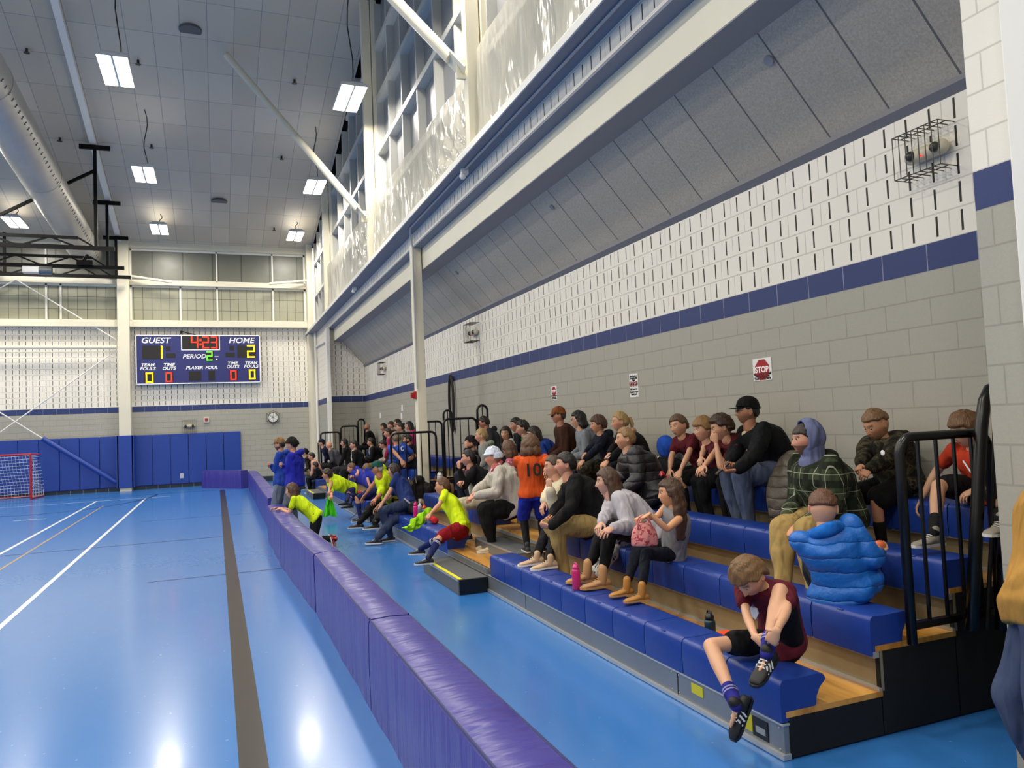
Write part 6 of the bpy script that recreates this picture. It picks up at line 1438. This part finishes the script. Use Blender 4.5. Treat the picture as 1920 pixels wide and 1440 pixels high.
# ------------------------------------------------------------------ things on the stands
def bottle(name, label, base, h, r, col, lid, shape='straight', grp='drink bottles'):
    b0 = np.array(base, float); th = thing(name, label, 'bottle', b0, grp)
    z = V3(0, 0, 1); mb = MB(); X_, Y_ = V3(1, 0, 0), V3(0, 1, 0)
    prof = [(0, .9), (.02, 1), (.70, 1), (.76, .93), (.80, .72)]
    mb.loft([(b0 + z * h * t, X_ * r * k, Y_ * r * k) for t, k in prof], 20); rawobj(mb, 'bottle_body', mat('bottle ' + col, col, .3), th)
    lb_ = MB(); lb_.loft([(b0 + z * h * t, X_ * r * k, Y_ * r * k) for t, k in ((.79, .80), (.90, .80), (.92, .6), (.97, .5))], 16); lb_.tube([b0 + z * h * .93 - Y_ * r * .7, b0 + z * h * 1.03 - Y_ * r * .5, b0 + z * h * 1.03 + Y_ * r * .5, b0 + z * h * .93 + Y_ * r * .7], r * .16, 6)
    rawobj(lb_, 'lid', mat('lid ' + lid, lid, .4), th)
    return th
p_ = PX(1081, 1097, 2.80); bottle('water_bottle', 'bright pink water bottle standing on the lowest seat', (2.80, p_[1], .421), .215, .036, '#c92a6c', '#d63a80')
p_ = PX(1332, 1188, 3.12); bottle('water_bottle', 'dark green water bottle on the plywood deck behind the shoe-tying boy', (3.12, p_[1], .252), .24, .038, '#14323a', '#0d1416')
for (px_, py_, c, l, lab) in ((780, 974, '#e0187c', '#e0187c', 'tall hot pink bottle on the lowest seat beside the player in red shorts'), (788, 975, '#6d6d78', '#c9c9cc', 'grey bottle with pale lid between the pink and orange-topped bottles'), (796, 974, '#38507a', '#e0521e', 'slate blue bottle with orange lid on the lowest seat')):
    p_ = PX(px_, py_, 2.84); bottle('water_bottle', lab, (2.84, p_[1], .421), .27, .036, c, l)
p_ = PX(812, 965, 2.95); 
mb = MB(); mb.tube([(2.95, p_[1] - .1, .47), (2.95, p_[1] + .1, .48)], [.05, .045], 10); tag(bake(mb, 'red_pouch', cloth('#b81f2c'), None, .012, 2, .01, 4), 'small crumpled red pouch behind the player in red shorts', 'pouch')
mb = MB(); p_ = PX(1366, 1175, 3.15); mb.sphere((3.15, p_[1], .33), (.09, .07, .075), 14, 10); mb.sphere((3.18, p_[1] - .06, .30), (.06, .05, .05), 12, 8); tag(bake(mb, 'orange_shirt_bundle', cloth('#e2431a'), None, .011, 2, .015, 4), 'crumpled orange cloth lying behind the shoe-tying boy', 'cloth')
# black sports bag with blue round cushion on top row
p_ = PX(1238, 838, 4.72); mb = MB(); mb.loft([((4.80, p_[1], 1.23 + .0), V3(.0, .14, 0), V3(.0, 0, .04)), ((4.74, p_[1], 1.30), V3(0, .15, 0), V3(0, 0, .12)), ((4.64, p_[1], 1.32), V3(0, .13, 0), V3(0, 0, .10))], 16)
mb = MB(); zc = p_[2]; mb.sphere((4.80, p_[1], zc), (.09, .15, .13), 24, 16)
tag(bake(mb, 'round_blue_bag', cloth('#1f57c8', 'tiedye', '#123a8c'), None, .012, 2, .012, 2), 'round bright blue bag leaning on the wall on top of the black bag', 'bag')
mb = MB(); yb = p_[1] - .02; mb.tube([(4.74, yb + .22, 1.27), (4.74, yb - .22, 1.27)], [(.11, .12)] * 2, 16); th = thing('sports_bag', 'black sports bag with white stripes left of the maroon boys', 'bag', (4.74, yb, 1.17)); bake(mb, 'bag_body', cloth('#0e0e11'), th, .014, 2, .012, 3)
for k in range(3): rawobj(MB().tube([(4.74 - .125 * math.cos(a) - .002, yb + .12 - k * .05, 1.27 + .13 * math.sin(a)) for a in np.linspace(-.6, 1.2, 8)], .007, 6), 'stripe', M_wh, th)
# quilted grey-brown coat lying beside the plaid man
p_ = PX(1447, 900, 4.35); mb = MB(); yb = p_[1]; mb.loft([((4.62, yb, 1.50), V3(0, .07, 0), V3(.05, 0, 0)), ((4.58, yb, 1.44), V3(0, .13, 0), V3(.09, 0, 0)), ((4.52, yb, 1.28), V3(0, .17, 0), V3(.13, 0, 0)), ((4.46, yb, 1.12), V3(0, .16, 0), V3(.12, 0, 0)), ((4.42, yb, .98), V3(0, .12, 0), V3(.08, 0, 0)), ((4.41, yb + .02, .90), V3(0, .06, 0), V3(.04, 0, 0))], 18)
tag(bake(mb, 'quilted_coat', cloth('#5b5348', 'puffer'), None, .012, 2, .012, 5), 'grey-brown quilted coat slumped on the top row between two men', 'coat')
# phone and ball
q = capman; w = q['wr'][-1] + V3(-.08, .09, .015); r_, f_, u_ = frame(20, 40)
th = thing('mobile_phone', 'dark mobile phone in the hands of the man in the black cap', 'phone', w); b = MB(); b.bar(w - f_ * .06, w + f_ * .085, .072, .009, up=u_); rawobj(b, 'phone_case', mat('phone black', '#101114', .2), th, False); b = MB(); b.bar(w - f_ * .052 + u_ * .005, w + f_ * .077 + u_ * .005, .064, .002, up=u_); rawobj(b, 'screen', mat('phone screen', '#30343c', .1), th, False)
def ballmat():
    m, t, b = base_mat('rainbow foam'); f = t.noise(9, 1, t.obj()); t.put(b.inputs['Base Color'], t.ramp(f, [(.3, srgb('#d8346a')), (.45, srgb('#e0733a')), (.55, srgb('#c9c23a')), (.7, srgb('#3fa86a'))])); b.inputs['Roughness'].default_value = .6; return m
q = blue_boy; c = (q['wr'][1] + q['wr'][-1]) / 2 + V3(.09, .02, .02); tag(MB().sphere(c, .036, 20, 14).build('foam_ball', ballmat(), smooth=True), 'small rainbow coloured ball held by the boy in the blue jacket', 'ball')
# grey hat/helmet shape by the boy's knee, bags in the gap behind the post
mb = MB(); p_ = PX(800, 905, 3.55)
th = thing('duffel_bag', 'dark sports bag heaped in the gap behind the middle post', 'bag', (3.6, 13.95, .5)); 
mb.tube([(3.55, 14.1, .68), (3.62, 13.75, .66)], [.17, .15], 12); mb.sphere((3.5, 13.85, .85), (.12, .14, .09), 12, 8); bake(mb, 'bag_body', cloth('#1c1b1e'), th, .02, 2, .02, 6)
mb = MB(); mb.tube([(3.42, 13.9, .80), (3.42, 13.8, .96), (3.42, 13.7, .82)], .012, 6); rawobj(mb, 'strap', cloth('#77716b'), th)
for i, (px_, py_) in enumerate(((820, 882), (829, 880))):
    p_ = PX(px_, py_ + 14, 3.75); bt = bottle('plastic_bottle', ['clear plastic drink bottle behind the rail, left of two', 'clear plastic drink bottle behind the rail, right of two'][i], (3.75, 13.35 - .1 * i, .76), .24, .035, '#b9bcc0', '#d8d8d8', grp='clear bottles')
mb = MB(); p_ = PX(775, 950, 2.98); mb.tube([(3.0, p_[1] + .2, .53), (3.02, p_[1] - .25, .53)], [.11, .10], 12); th = thing('backpack', 'dark backpack with grey straps lying on the lowest row by the bottles', 'bag', (3.0, p_[1], .42)); bake(mb, 'bag_body', cloth('#1a1d24'), th, .016, 2, .02, 8)
rawobj(MB().tube([(2.9, p_[1] + .25, .6), (2.86, p_[1] + .1, .68), (2.9, p_[1] - .1, .62)], .014, 6), 'strap', cloth('#8b8d92'), th)
mb = MB(); p_ = PX(668, 925, 2.85); mb.sphere((2.86, p_[1], .46), (.12, .22, .04), 16, 8); tag(bake(mb, 'red_shirt', cloth('#b81f38'), None, .014, 2, .012, 2), 'crumpled red shirt on the seat beside the slumped boy in blue', 'shirt')
